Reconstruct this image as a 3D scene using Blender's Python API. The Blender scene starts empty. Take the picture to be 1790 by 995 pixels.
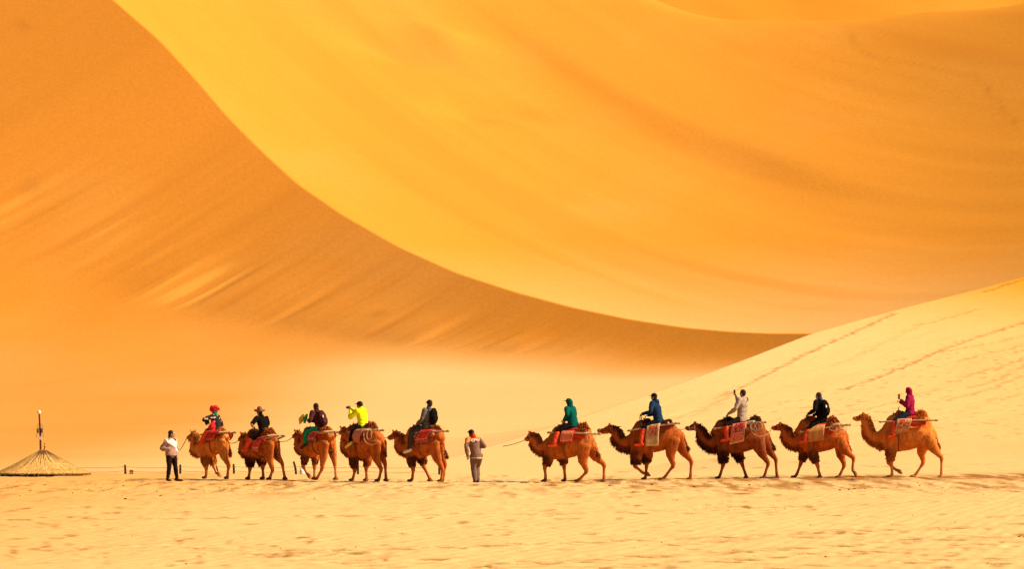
import bpy, math, random
import numpy as np
from mathutils import Vector, Matrix

scene = bpy.context.scene
COL = scene.collection
random.seed(7)
RNG = np.random.default_rng(11)

# ------------------------------------------------------------------ camera
CAM_H = 2.2
cam = bpy.data.cameras.new("camera")
cam.lens = 127.07
cam.sensor_width = 36.0
cam.shift_y = 0.1265
cam.clip_start = 1.0
cam.clip_end = 6000.0
cam_ob = bpy.data.objects.new("camera", cam)
cam_ob.location = (0, 0, CAM_H)
cam_ob.rotation_euler = (math.pi / 2, 0, 0)
COL.objects.link(cam_ob)
scene.camera = cam_ob

# ------------------------------------------------------------------ light
SUN_ELEV = 40.0
SUN_AZ = -8.0          # degrees from +X (camera right); negative is towards the camera
sun_dir = Vector((math.cos(math.radians(SUN_ELEV)) * math.cos(math.radians(SUN_AZ)),
                  math.cos(math.radians(SUN_ELEV)) * math.sin(math.radians(SUN_AZ)),
                  math.sin(math.radians(SUN_ELEV))))
world = bpy.data.worlds.new("World")
scene.world = world
world.use_nodes = True
wn = world.node_tree
bg = wn.nodes["Background"]
sky = wn.nodes.new("ShaderNodeTexSky")
sky.sky_type = 'NISHITA'
sky.sun_disc = False
sky.sun_elevation = math.radians(SUN_ELEV)
sky.sun_rotation = math.radians(90.0 - SUN_AZ)
sky.air_density = 0.6
sky.dust_density = 6.0
sky.ozone_density = 0.3
wn.links.new(sky.outputs[0], bg.inputs[0])
bg.inputs[1].default_value = 0.05
sun = bpy.data.lights.new("sun", 'SUN')
sun.energy = 4.4
sun.angle = math.radians(5.0)
sun.color = (1.0, 0.80, 0.50)
sun_ob = bpy.data.objects.new("sun", sun)
sun_ob.rotation_euler = sun_dir.to_track_quat('Z', 'Y').to_euler()
sun_ob.location = (60, 40, 80)
COL.objects.link(sun_ob)
vs = scene.view_settings
vs.view_transform = 'Standard'
vs.look = 'None'
vs.exposure = 0.68
vs.gamma = 1.0

# ------------------------------------------------------------------ helpers
def tag(o, label=None, cat=None, group=None, kind=None):
    if label: o["label"] = label
    if cat: o["category"] = cat
    if group: o["group"] = group
    if kind: o["kind"] = kind
    return o

def empty(name, loc, rot=0.0, label=None, cat=None, group=None):
    o = bpy.data.objects.new(name, None)
    o.location = loc
    o.rotation_euler = (0, 0, rot)
    o.empty_display_size = 0.2
    COL.objects.link(o)
    return tag(o, label, cat, group)

def link(name, me, mat=None, parent=None, loc=(0, 0, 0), rot=0.0):
    o = bpy.data.objects.new(name, me)
    if mat is not None:
        me.materials.clear()
        me.materials.append(mat)
    o.location = loc
    o.rotation_euler = (0, 0, rot)
    COL.objects.link(o)
    if parent is not None:
        o.parent = parent
    return o

def raw_mesh(name, V, F, smooth=True):
    me = bpy.data.meshes.new(name)
    me.from_pydata([tuple(v) for v in V], [], F)
    if smooth:
        me.polygons.foreach_set("use_smooth", [True] * len(me.polygons))
    me.update()
    return me

def grid_mesh(name, X, Y, Z):
    """mesh from three (n, m) arrays"""
    n, m = X.shape
    co = np.stack([X, Y, Z], -1).reshape(-1, 3).astype(np.float32)
    idx = np.arange(n * m).reshape(n, m)
    q = np.stack([idx[:-1, :-1], idx[:-1, 1:], idx[1:, 1:], idx[1:, :-1]], -1).reshape(-1, 4)
    me = bpy.data.meshes.new(name)
    me.vertices.add(n * m)
    me.vertices.foreach_set("co", co.ravel())
    me.loops.add(q.size)
    me.loops.foreach_set("vertex_index", q.ravel().astype(np.int32))
    me.polygons.add(len(q))
    me.polygons.foreach_set("loop_start", np.arange(0, q.size, 4, dtype=np.int32))
    me.polygons.foreach_set("loop_total", np.full(len(q), 4, dtype=np.int32))
    me.polygons.foreach_set("use_smooth", np.ones(len(q), dtype=bool))
    me.update()
    me.validate()
    return me

def set_attr(me, name, arr):
    a = me.attributes.new(name, 'FLOAT', 'POINT')
    a.data.foreach_set("value", np.asarray(arr, np.float32).ravel())

def _hash(ix, iy, seed):
    h = (ix.astype(np.int64) * 374761393 + iy.astype(np.int64) * 668265263 + seed * 974634617) & 0xFFFFFFFF
    h = ((h ^ (h >> 13)) * 1274126177) & 0xFFFFFFFF
    return ((h ^ (h >> 16)) & 0xFFFF) / 65535.0

def noise2(x, y, seed=0):
    ix, iy = np.floor(x), np.floor(y)
    fx, fy = x - ix, y - iy
    fx = fx * fx * fx * (fx * (fx * 6 - 15) + 10)
    fy = fy * fy * fy * (fy * (fy * 6 - 15) + 10)
    a, b = _hash(ix, iy, seed), _hash(ix + 1, iy, seed)
    c, d = _hash(ix, iy + 1, seed), _hash(ix + 1, iy + 1, seed)
    return (a + (b - a) * fx) * (1 - fy) + (c + (d - c) * fx) * fy - 0.5

def fbm(x, y, seed=0, oct=3):
    s, a = 0, 1.0
    for k in range(oct):
        s = s + a * noise2(x * 2 ** k + 17.3 * k, y * 2 ** k - 9.1 * k, seed + k)
        a *= 0.5
    return s

def smooth01(a, b, x):
    t = np.clip((x - a) / (b - a), 0, 1)
    return t * t * (3 - 2 * t)

# ------------------------------------------------------------------ materials
def new_mat(name):
    m = bpy.data.materials.new(name)
    m.use_nodes = True
    nt = m.node_tree
    b = nt.nodes["Principled BSDF"]
    b.inputs["Roughness"].default_value = 0.9
    b.inputs["Specular IOR Level"].default_value = 0.15
    return m, nt, b

def N(nt, kind, **kw):
    n = nt.nodes.new(kind)
    for k, v in kw.items():
        if k in n.inputs.keys():
            n.inputs[k].default_value = v
        else:
            setattr(n, k, v)
    return n

def mixc(nt, fac, a, b):
    m = nt.nodes.new("ShaderNodeMix")
    m.data_type = 'RGBA'
    for sock, v in ((m.inputs[0], fac), (m.inputs[6], a), (m.inputs[7], b)):
        if hasattr(v, "is_output"):
            nt.links.new(v, sock)
        elif isinstance(v, (int, float)):
            sock.default_value = v
        else:
            sock.default_value = (*v[:3], 1)
    return m.outputs[2]

def ramp(nt, src, stops):
    r = nt.nodes.new("ShaderNodeValToRGB")
    e = r.color_ramp.elements
    while len(e) > len(stops):
        e.remove(e[-1])
    while len(e) < len(stops):
        e.new(0.5)
    for el, (p, c) in zip(e, stops):
        el.position = p
        el.color = (c, c, c, 1) if isinstance(c, (int, float)) else (*c[:3], 1)
    nt.links.new(src, r.inputs[0])
    return r.outputs[0]

def math_(nt, op, a, b=None):
    m = nt.nodes.new("ShaderNodeMath")
    m.operation = op
    for s, v in zip(m.inputs, (a, b)):
        if v is None: continue
        if hasattr(v, "is_output"): nt.links.new(v, s)
        else: s.default_value = v
    return m.outputs[0]

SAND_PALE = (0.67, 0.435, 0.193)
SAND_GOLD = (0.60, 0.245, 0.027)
SAND_TROD_SHADE = (0.27, 0.105, 0.024)  # darker trodden sand, and the shade in prints painted as colour

def sand_material(name, gold_from, gold_to, ripple=0.0, ripple_len=0.25, ripple_rot=0.0, grain=0.02, grain_size=4.0, streak=False,
                  pale=SAND_PALE, gold=SAND_GOLD, vignette_gold=False, fresh=False, apron=False):
    """pale sand low down, golden sand higher up; 'mark' darkens disturbed sand and paints shade into prints"""
    m, nt, b = new_mat(name)
    b.inputs["Roughness"].default_value = 1.0
    b.inputs["Specular IOR Level"].default_value = 0.0
    geo = N(nt, "ShaderNodeNewGeometry")
    sep = N(nt, "ShaderNodeSeparateXYZ")
    nt.links.new(geo.outputs["Position"], sep.inputs[0])
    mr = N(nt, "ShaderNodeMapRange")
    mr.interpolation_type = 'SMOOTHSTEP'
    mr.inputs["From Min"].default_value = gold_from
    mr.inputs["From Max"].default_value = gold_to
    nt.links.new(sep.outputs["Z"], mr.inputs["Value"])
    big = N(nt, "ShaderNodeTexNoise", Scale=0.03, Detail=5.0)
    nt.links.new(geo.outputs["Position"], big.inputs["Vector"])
    if vignette_gold:  # edge vignette painted into the sand as extra gold to left and right
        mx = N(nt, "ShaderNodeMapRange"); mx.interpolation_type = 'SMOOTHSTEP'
        mx.inputs["From Min"].default_value = vignette_gold[0]; mx.inputs["From Max"].default_value = vignette_gold[1]
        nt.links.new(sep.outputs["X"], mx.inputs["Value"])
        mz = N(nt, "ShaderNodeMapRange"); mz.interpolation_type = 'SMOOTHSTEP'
        mz.inputs["From Min"].default_value = vignette_gold[2]; mz.inputs["From Max"].default_value = vignette_gold[3]
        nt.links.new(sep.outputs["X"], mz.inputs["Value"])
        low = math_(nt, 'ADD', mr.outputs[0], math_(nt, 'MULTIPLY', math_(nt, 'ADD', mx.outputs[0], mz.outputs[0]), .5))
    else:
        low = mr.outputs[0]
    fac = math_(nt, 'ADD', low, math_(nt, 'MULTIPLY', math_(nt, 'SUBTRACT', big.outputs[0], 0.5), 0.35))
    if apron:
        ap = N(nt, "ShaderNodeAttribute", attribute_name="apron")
        fac = math_(nt, 'SUBTRACT', fac, ap.outputs["Fac"])  # paler towards the foot of the face
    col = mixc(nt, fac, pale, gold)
    # grain mottling
    fine = N(nt, "ShaderNodeTexNoise", Scale=grain_size, Detail=6.0, Roughness=0.7)
    nt.links.new(geo.outputs["Position"], fine.inputs["Vector"])
    hs = nt.nodes.new("ShaderNodeHueSaturation")
    nt.links.new(col, hs.inputs["Color"])
    nt.links.new(math_(nt, 'ADD', math_(nt, 'MULTIPLY', math_(nt, 'SUBTRACT', fine.outputs[0], 0.5), 0.30), 1.0), hs.inputs["Value"])
    col = hs.outputs[0]
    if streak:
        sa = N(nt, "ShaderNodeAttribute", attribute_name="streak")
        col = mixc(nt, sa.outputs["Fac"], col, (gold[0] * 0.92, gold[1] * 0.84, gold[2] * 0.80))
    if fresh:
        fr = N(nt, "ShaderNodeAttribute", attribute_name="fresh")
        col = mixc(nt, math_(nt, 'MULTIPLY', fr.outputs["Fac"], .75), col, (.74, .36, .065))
    at = N(nt, "ShaderNodeAttribute", attribute_name="mark")
    col = mixc(nt, at.outputs["Fac"], col, SAND_TROD_SHADE)
    nt.links.new(col, b.inputs["Base Color"])
    # relief
    bump = N(nt, "ShaderNodeBump", Strength=1.0, Distance=grain)
    nt.links.new(fine.outputs[0], bump.inputs["Height"])
    last = bump
    if ripple > 0:
        mp = N(nt, "ShaderNodeMapping")
        mp.inputs["Rotation"].default_value = (0, 0, math.radians(ripple_rot))
        nt.links.new(geo.outputs["Position"], mp.inputs["Vector"])
        wv = N(nt, "ShaderNodeTexWave", Scale=2 * math.pi / ripple_len / 20.0, Distortion=3.0, Detail=2.0)
        wv.inputs["Detail Scale"].default_value = 1.2
        wv.wave_profile = 'SIN'
        nt.links.new(mp.outputs[0], wv.inputs["Vector"])
        b2 = N(nt, "ShaderNodeBump", Strength=1.0, Distance=ripple)
        nt.links.new(wv.outputs[0], b2.inputs["Height"])
        nt.links.new(bump.outputs[0], b2.inputs["Normal"])
        last = b2
    nt.links.new(last.outputs[0], b.inputs["Normal"])
    return m

def plain_mat(name, col, rough=0.85, var=0.25, scale=18.0, bump=0.004, spec=0.2, bscale=None):
    m, nt, b = new_mat(name)
    b.inputs["Roughness"].default_value = rough
    b.inputs["Specular IOR Level"].default_value = spec
    tc = N(nt, "ShaderNodeTexCoord")
    no = N(nt, "ShaderNodeTexNoise", Scale=scale, Detail=4.0)
    nt.links.new(tc.outputs["Object"], no.inputs["Vector"])
    hs = nt.nodes.new("ShaderNodeHueSaturation")
    hs.inputs["Color"].default_value = (*col, 1)
    nt.links.new(math_(nt, 'ADD', math_(nt, 'MULTIPLY', math_(nt, 'SUBTRACT', no.outputs[0], 0.5), var * 2), 1.0), hs.inputs["Value"])
    nt.links.new(hs.outputs[0], b.inputs["Base Color"])
    if bump:
        bp = N(nt, "ShaderNodeBump", Strength=1.0, Distance=bump)
        n2 = N(nt, "ShaderNodeTexNoise", Scale=bscale or scale, Detail=3.0)
        nt.links.new(tc.outputs["Object"], n2.inputs["Vector"])
        nt.links.new(n2.outputs[0], bp.inputs["Height"])
        nt.links.new(bp.outputs[0], b.inputs["Normal"])
    return m

_mats = {}
def M(key, *a, **k):
    if key not in _mats:
        _mats[key] = plain_mat(key, *a, **k)
    return _mats[key]

# ------------------------------------------------------------------ terrain
def ground_base(x, y):
    x = np.asarray(x, float); y = np.asarray(y, float)
    z = 0.0055 * np.maximum(0, x - 2.0)
    drop = smooth01(131.5, 166, y + 0.12 * fbm(x * 0.4, y * 0.2, 5)) * (1 - smooth01(3, 14, x))
    z = z - 0.62 * drop
    return z

def ground_z(x, y):
    return float(ground_base(np.array([x]), np.array([y]))[0])

def stamp(Z, MK, X1, Y1, x, y, lx, ly, depth, ang, mark=0.5, rim=0.3):
    """press one footprint with a raised rim into the height grid (X1 along columns, Y1 along rows)"""
    r = max(lx, ly) * 2.2
    i0, i1 = np.searchsorted(Y1, (y - r, y + r))
    j0, j1 = np.searchsorted(X1, (x - r, x + r))
    if i1 <= i0 or j1 <= j0: return
    xx, yy = np.meshgrid(X1[j0:j1] - x, Y1[i0:i1] - y)
    c, s = math.cos(ang), math.sin(ang)
    a, b = (xx * c + yy * s) / lx, (-xx * s + yy * c) / ly
    d = np.sqrt(a * a + b * b)
    prof = -np.exp(-(d * 1.2) ** 4) + rim * np.exp(-((d - 1.35) / 0.35) ** 2)
    Z[i0:i1, j0:j1] += depth * prof
    MK[i0:i1, j0:j1] = np.maximum(MK[i0:i1, j0:j1], mark * np.exp(-(d * 1.1) ** 4))  # shade of the hollow painted in as a dark mark

def trail(Z, MK, X1, Y1, p0, p1, wob, step=0.62, lx=0.17, ly=0.12, depth=0.06, seed=0, mark=0.3, curve=0.0, gait=.12):
    r = random.Random(seed)
    p0, p1 = Vector(p0), Vector(p1)
    L = (p1 - p0).length
    n = max(2, int(L / step))
    dr = (p1 - p0).normalized(); nr = Vector((-dr.y, dr.x))
    for k in range(n):
        f = k / n
        q = p0 + dr * L * f + nr * (curve * math.sin(f * 3.3) + (gait if k % 2 else -gait) + r.gauss(0, wob)) + dr * r.gauss(0, .1)
        if r.random() < .14: continue
        s = r.uniform(.7, 1.35)
        stamp(Z, MK, X1, Y1, q.x, q.y, lx * s, ly * s, depth * r.uniform(.5, 1.25), math.atan2(dr.y, dr.x) + r.gauss(0, .3), mark)

def build_ground():
    xs_in = np.concatenate([np.arange(-22, -12, 0.14), np.arange(-12, 14, 0.075), np.arange(14, 24, 0.14)])
    X1 = np.concatenate([[-4000, -1500, -600, -250, -120, -70, -45, -32, -26], xs_in, [26, 32, 45, 70, 120, 250, 600, 1500, 4000]])
    Y1 = np.concatenate([[-4000, -1000, -300, -80, -20, 10, 25, 34, 40, 44], np.arange(46, 84, 0.125), np.arange(84, 138, 0.2),
                         np.arange(138, 180, 1.5), [182, 190, 205, 230, 280, 360, 500, 800, 1500, 4000]])
    X, Y = np.meshgrid(X1, Y1)
    Z = ground_base(X, Y)
    fade = smooth01(44, 49, Y) * (1 - smooth01(129, 138, Y)) * smooth01(-26, -21, X) * (1 - smooth01(22, 26, X))
    MK = np.zeros_like(Z)
    und = 0.10 * fbm(X * 0.09, Y * 0.05, 3) + 0.022 * fbm(X * 0.7, Y * 0.33, 9) + 0.016 * fbm(X * 2.3, Y * 1.1, 21)
    # the trodden caravan track: churned, uneven, littered with dark dung-stained sand
    ctr = 118.5 + 0.10 * X
    tr = np.exp(-((Y - (110 + 0.1 * X)) / 12.0) ** 2)
    rough = 0.035 * fbm(X * 2.3, Y * 1.4, 33, 2) * tr
    path = smooth01(-.05, .5, .6 * fbm(X * 0.5, Y * 0.12, 41) + 0.9 * fbm(X * 3.3, Y * .22, 42)) * tr
    strip = np.exp(-((Y - (118.0 + 0.14 * X)) / (1.5 + 0.30 * np.maximum(0, X))) ** 2) * smooth01(-2, 12, X + 6 * fbm(X * .3, Y * .3, 55))
    Z = Z + fade * (und + rough)
    MK += 0.78 * path + 1.5 * strip * np.clip(.55 + 1.3 * fbm(X * 2.8, Y * .16, 61), 0, 1.2)
    MK += .80 * smooth01(.30, .60, fbm(X * (230 / np.maximum(Y, 40)), Y * .5, 65)) * smooth01(-.3, .3, fbm(X * .2, Y * .1, 66))  # short dashes of print shade painted on, without relief
    # old wheel / foot lines crossing the plain
    for k, (y0, sl, w, a) in enumerate(((88, .10, .5, .30), (83, -.02, .35, .28), (80.5, .07, .35, .3), (94, .05, .6, .18))):
        yy = y0 + sl * X + 0.9 * fbm(X * .25, Y * 0 + k, 71 + k)
        ln = np.exp(-((Y - yy) / w) ** 2) * smooth01(-.25, .25, fbm(X * .8, Y * .5, 81 + k)) * (1 - smooth01(-4, 3, X - 2 * k))
        Z += fade * (-0.05) * ln
        MK += 1.7 * a * ln * np.clip(.5 + 1.4 * fbm(X * 2.2, Y * 1.2, 91 + k), 0, 1)
    # footprint trails
    T = [((-0.4, 51.5), (10.5, 66), .14, .5), ((0.5, 50), (12, 64.5), .16, .5), ((-4, 55.5), (9, 69), .12, .4), ((2, 48.5), (10, 56), .2, .6),
         ((-7, 62), (-1.5, 50), .45, .0), ((-5.6, 60), (0.5, 51), .4, .0), ((3, 61), (14, 75), .2, .5), ((-9, 73), (6, 80), .12, .3),
         ((-3, 52), (3.5, 49), .3, 0), ((5, 52), (9.5, 53.5), .25, 0), ((-2.5, 48.2), (4, 47.6), .25, 0), ((6.5, 63), (13, 67.5), .3, 0),
         ((-14, 92), (3, 97), .2, .5), ((0, 77), (15, 92), .35, .5)]
    for k, (a, b, w, c) in enumerate(T):
        trail(Z, MK, X1, Y1, a, b, w, step=.5 if k < 8 else .8, seed=k, lx=.17, ly=.42, depth=.055, mark=1.0, curve=c)
    r = random.Random(5)
    for k in range(520):       # hoof marks of the caravan
        x = r.uniform(-19, 19); y = r.gauss(113 + .1 * x, 7)
        stamp(Z, MK, X1, Y1, x, y, r.uniform(.08, .2), r.uniform(.4, 1.0), r.uniform(.02, .05), r.uniform(-.2, .2), r.uniform(.3, .95))
    for k in range(260):       # stray prints
        x = r.uniform(-11, 12); y = r.uniform(47, 98)
        stamp(Z, MK, X1, Y1, x, y, r.uniform(.10, .22), r.uniform(.25, .55), r.uniform(.02, .045), r.uniform(-.2, .2), r.uniform(.2, .8))
    Z = np.where((X < -300) | (X > 300) | (Y > 300), Z - 0.0, Z)
    me = grid_mesh("ground", X, Y, Z)
    set_attr(me, "mark", np.clip(MK, 0, .9))
    o = link("ground", me, sand_material("plain_sand", 3, 30, ripple=0.006, ripple_len=0.36, ripple_rot=12, grain=0.03, grain_size=3.0, vignette_gold=(-3, -14, 8, 75)))
    tag(o, kind='structure')

LEFT_CREST = [(-260, 0.4), (-200, 2.0), (-130, 7.0), (-70, 10.6), (-30, 11.5)] + [(0.1,11.58),(7.2,11.70),(14.5,12.04),(23.1,12.68),(34.1,13.95),(45.7,15.71),(57.7,17.99),(70.3,20.82),(83.4,24.69),(97.1,29.69),(108.5,34.61),(117.3,39.53),(126.4,45.01),(135.7,51.48),(145.3,57.71),(158.6,64.87)] + [(180, 76.5), (210, 92), (250, 110), (300, 126), (360, 134), (420, 136)]
RIGHT_CREST = [(-90, -1.2), (-30, -1.1), (-15, -0.8), (0.0, -0.09), (8.6, 0.82), (17.1, 1.84), (26.3, 2.98), (36.3, 4.22), (47.2, 5.68), (61.7, 7.71), (72.2, 8.86), (86.7, 10.36), (102.8, 11.94), (118.8, 13.58), (150, 16.2), (200, 19), (260, 20)]

def curve(tab, t):
    a = np.array(tab, float)
    # smooth the table with a local average so the crest has no facets
    f = lambda q: np.interp(q, a[:, 0], a[:, 1])
    w = 2.2
    return (f(t - w) + 2 * f(t - w / 2) + 2 * f(t) + 2 * f(t + w / 2) + f(t + w)) / 8

def build_left_dune():
    A = (35.0, 420.0); u = (-.6, .8); v = (-.8, -.6)
    t1 = np.concatenate([np.arange(-260, -10, 8), np.arange(-10, 175, .55), np.arange(175, 420, 4)])
    s1 = np.concatenate([-np.geomspace(1, 260, 34)[::-1], [-.4, 0, .3], np.arange(.8, 100, .75), np.arange(100, 220, 2.0), np.arange(220, 420, 5)])
    Tt, S = np.meshgrid(t1, s1)
    zb = -0.56
    Hd = curve(LEFT_CREST, Tt) - zb
    sg = np.maximum(S, 0) / np.maximum(Hd, .2)
    foot = .46 + .24 * (1 - smooth01(25, 105, Tt))          # share of the height taken by the apron
    toe = (1 - foot) / .60
    P = np.logaddexp(11 * (1 - .60 * sg), 11 * foot * np.exp(-(sg - toe) * .15 / foot)) / 11
    P = P - (np.logaddexp(11, 11 * foot * np.exp(toe * .15 / foot)) / 11 - 1) * np.exp(-3 * sg)
    bq = np.maximum(-S, 0) / np.maximum(Hd, .2)
    back = np.where(bq < .5, 1 - 1.0 * bq, .5 * np.exp(-(bq - .5) * 1.0 / .5))
    Z = zb + Hd * np.where(S >= 0, P, back)
    # avalanche tongues and runnels down the slip face
    inside = smooth01(0, 3, S) * (1 - smooth01(.70, .95, sg)) * (S > 0)
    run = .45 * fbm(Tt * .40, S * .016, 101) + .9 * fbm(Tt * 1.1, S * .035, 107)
    zone = smooth01(20, 60, Tt) * (1 - .75 * smooth01(125, 150, Tt))
    Z += inside * run * .085 * (0.12 + zone * (.5 + .5 * smooth01(.05, .4, sg))) * (.3 + .9 * smooth01(-.3, .3, fbm(Tt * .05, S * .02, 115)))
    # broader lobes where slides came to rest
    lob = smooth01(-.05, .25, fbm(Tt * .16, S * .006 + 3, 131))
    Z += .40 * lob * inside * zone * np.exp(-((sg - .62) / .22) ** 2)
    # large soft folds lower down
    big = fbm(Tt * .018 + S * .006, S * .012, 151)
    Z += 1.3 * big * smooth01(.3, 1.2, sg) * (1 - smooth01(2.0, 3.5, sg)) * smooth01(40, 110, Tt)
    rib = np.exp(-((Tt - 128 - .10 * S) / 5.0) ** 2) * smooth01(30, 55, S) * (1 - smooth01(75, 105, S))
    rib2 = np.exp(-((Tt - 190 - .05 * S) / 4.0) ** 2) * smooth01(60, 90, S) * (1 - smooth01(130, 170, S))
    Z += 1.0 * rib + 1.2 * rib2
    X = A[0] + Tt * u[0] + S * v[0]
    Y = A[1] + Tt * u[1] + S * v[1]
    mk = 0 * Z
    # a few scuffed patches on the face
    r = random.Random(3)
    for k in range(26):
        tc, sc = r.uniform(60, 240), r.uniform(10, 130)
        mk = np.maximum(mk, r.uniform(.1, .4) * np.exp(-((Tt - tc) / r.uniform(.6, 2.5)) ** 2 - ((S - sc) / r.uniform(.6, 2)) ** 2))
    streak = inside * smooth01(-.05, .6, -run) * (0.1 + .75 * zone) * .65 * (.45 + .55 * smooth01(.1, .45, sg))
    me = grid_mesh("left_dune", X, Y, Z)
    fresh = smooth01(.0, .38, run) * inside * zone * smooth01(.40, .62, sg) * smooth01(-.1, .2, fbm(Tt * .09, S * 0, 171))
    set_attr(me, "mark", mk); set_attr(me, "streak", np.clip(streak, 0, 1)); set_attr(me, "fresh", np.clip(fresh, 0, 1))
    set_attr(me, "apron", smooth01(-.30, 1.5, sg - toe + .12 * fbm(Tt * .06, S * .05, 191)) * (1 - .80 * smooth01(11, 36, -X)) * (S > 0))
    o = link("left_dune", me, sand_material("left_dune_sand", -9, -2, gold=(.565, .222, .030), fresh=True, apron=True, grain=.045, grain_size=1.6, streak=True, vignette_gold=(-400, -600, 900, 1400)))
    tag(o, kind='structure')

def far_profile(x, y):
    fx, fy = 28.0, 506.0
    r = np.hypot(x - fx, np.maximum(y - fy, 0))
    rm = 225.0
    rc = np.minimum(r, rm)
    return 10.5 + .085 * rc + .00117 * rc * rc + .61 * (r - rc) + .0013 * np.where(x > 85, 3600 + 120 * (x - 85), np.maximum(x - 25, -130) ** 2)

def build_far_dune():
    X1 = np.concatenate([np.arange(-420, -110, 10), np.arange(-110, 140, 1.1), np.arange(140, 430, 10)])
    Y1 = np.concatenate([np.arange(380, 500, 5), np.arange(500, 760, 1.2), np.arange(760, 1000, 12)])
    X, Y = np.meshgrid(X1, Y1)
    Z = far_profile(X, Y)
    # wind streaks running down to the right
    p = X * .796 + Y * .605; q = X * .605 - Y * .796
    st = fbm(p * .055, q * .006, 201) + .45 * fbm(p * .17, q * .012, 207) + .2 * fbm(p * .45, q * .03, 209)
    w = smooth01(505, 600, Y)
    Z += .30 * st * w
    # the long soft fold across the middle of the face
    fold = p - (427.5 + 5 * fbm(q * .012, q * 0, 221))
    Z += .95 * (np.tanh(fold / 3.8) - np.tanh(fold / 34.0)) * smooth01(-590, -545, q) * (1 - smooth01(-495, -435, q)) * w
    # hollows near the upper left
    for (hx, hy, ax, ay, d) in ((-23, 690, 9, 5, 2.0), (-13, 700, 7, 4, -1.4), (-9, 668, 6, 4, 1.2), (0, 672, 9, 3.5, 1.0)):
        Z -= d * np.exp(-((X - hx) / ax) ** 2 - ((Y - hy) / ay) ** 2)
    # upper lip, then the next dune beyond it
    lip = 83.4 + .00006 * (X - 75) ** 2 * 100 * .12 + 3.0 * fbm(X * .02, X * 0, 231) + 22 * (1 - smooth01(-10, 45, X))
    top = lip - .30 * np.maximum(0, Y - 715 + .10 * (X - 70)) * .5
    k = .35
    Z = -np.logaddexp(-k * Z, -k * top) / k
    sl = -.8 * (X - 35) - .6 * (Y - 420)          # distance in front of the left dune's crest
    Z = np.maximum(Z, 0) - 220 * smooth01(-30, 40, sl)
    Z = Z * (1 - smooth01(112, 230, X + .15 * (Y - 700)))
    mk = np.zeros_like(Z)
    def line(pts, wd, val):
        nonlocal mk
        d = np.full(X.shape, 1e9)
        for (a, b) in zip(pts[:-1], pts[1:]):
            ab = np.array(b) - np.array(a)
            tt = np.clip(((X - a[0]) * ab[0] + (Y - a[1]) * ab[1]) / (ab @ ab), 0, 1)
            d = np.minimum(d, np.hypot(X - a[0] - tt * ab[0], Y - a[1] - tt * ab[1]))
        mk = np.maximum(mk, val * np.exp(-(d / wd) ** 2) * (0.5 + .9 * noise2(X * .9, Y * .9, 5)))
    line([(65, 708), (67, 692), (76, 682), (86, 668), (89, 640)], .55, .34)
    line([(68, 692), (80, 664), (95, 630), (104, 610)], .5, .15)
    me = grid_mesh("far_dune", X, Y, Z)
    set_attr(me, "mark", np.clip(mk, 0, 1)); set_attr(me, "streak", np.clip(smooth01(.1, .8, st) * .5, 0, 1))
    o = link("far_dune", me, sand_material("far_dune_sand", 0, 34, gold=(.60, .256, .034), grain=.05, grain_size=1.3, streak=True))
    tag(o, kind='structure')
    # rear ridge filling the frame above the lip
    X1 = np.concatenate([np.arange(-500, 0, 20), np.arange(0, 160, 2), np.arange(160, 520, 20)])
    Y1 = np.concatenate([np.arange(760, 1000, 4), np.arange(1000, 1300, 20)])
    X, Y = np.meshgrid(X1, Y1)
    Z = 58 + .42 * (Y - 775) + .03 * (X - 80) + 1.5 * fbm((X + Y * .5) * .03, (X - Y) * .006, 301)
    Z = np.minimum(Z, 215 + 8 * fbm(X * .01, Y * .01, 5)) * (1 - smooth01(200, 420, X))
    me = grid_mesh("rear_dune", X, Y, Z)
    set_attr(me, "mark", 0 * Z); set_attr(me, "streak", 0 * Z)
    tag(link("rear_dune", me, sand_material("rear_dune_sand", -10, 12, grain=.05, grain_size=1.3)), kind='structure')

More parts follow.
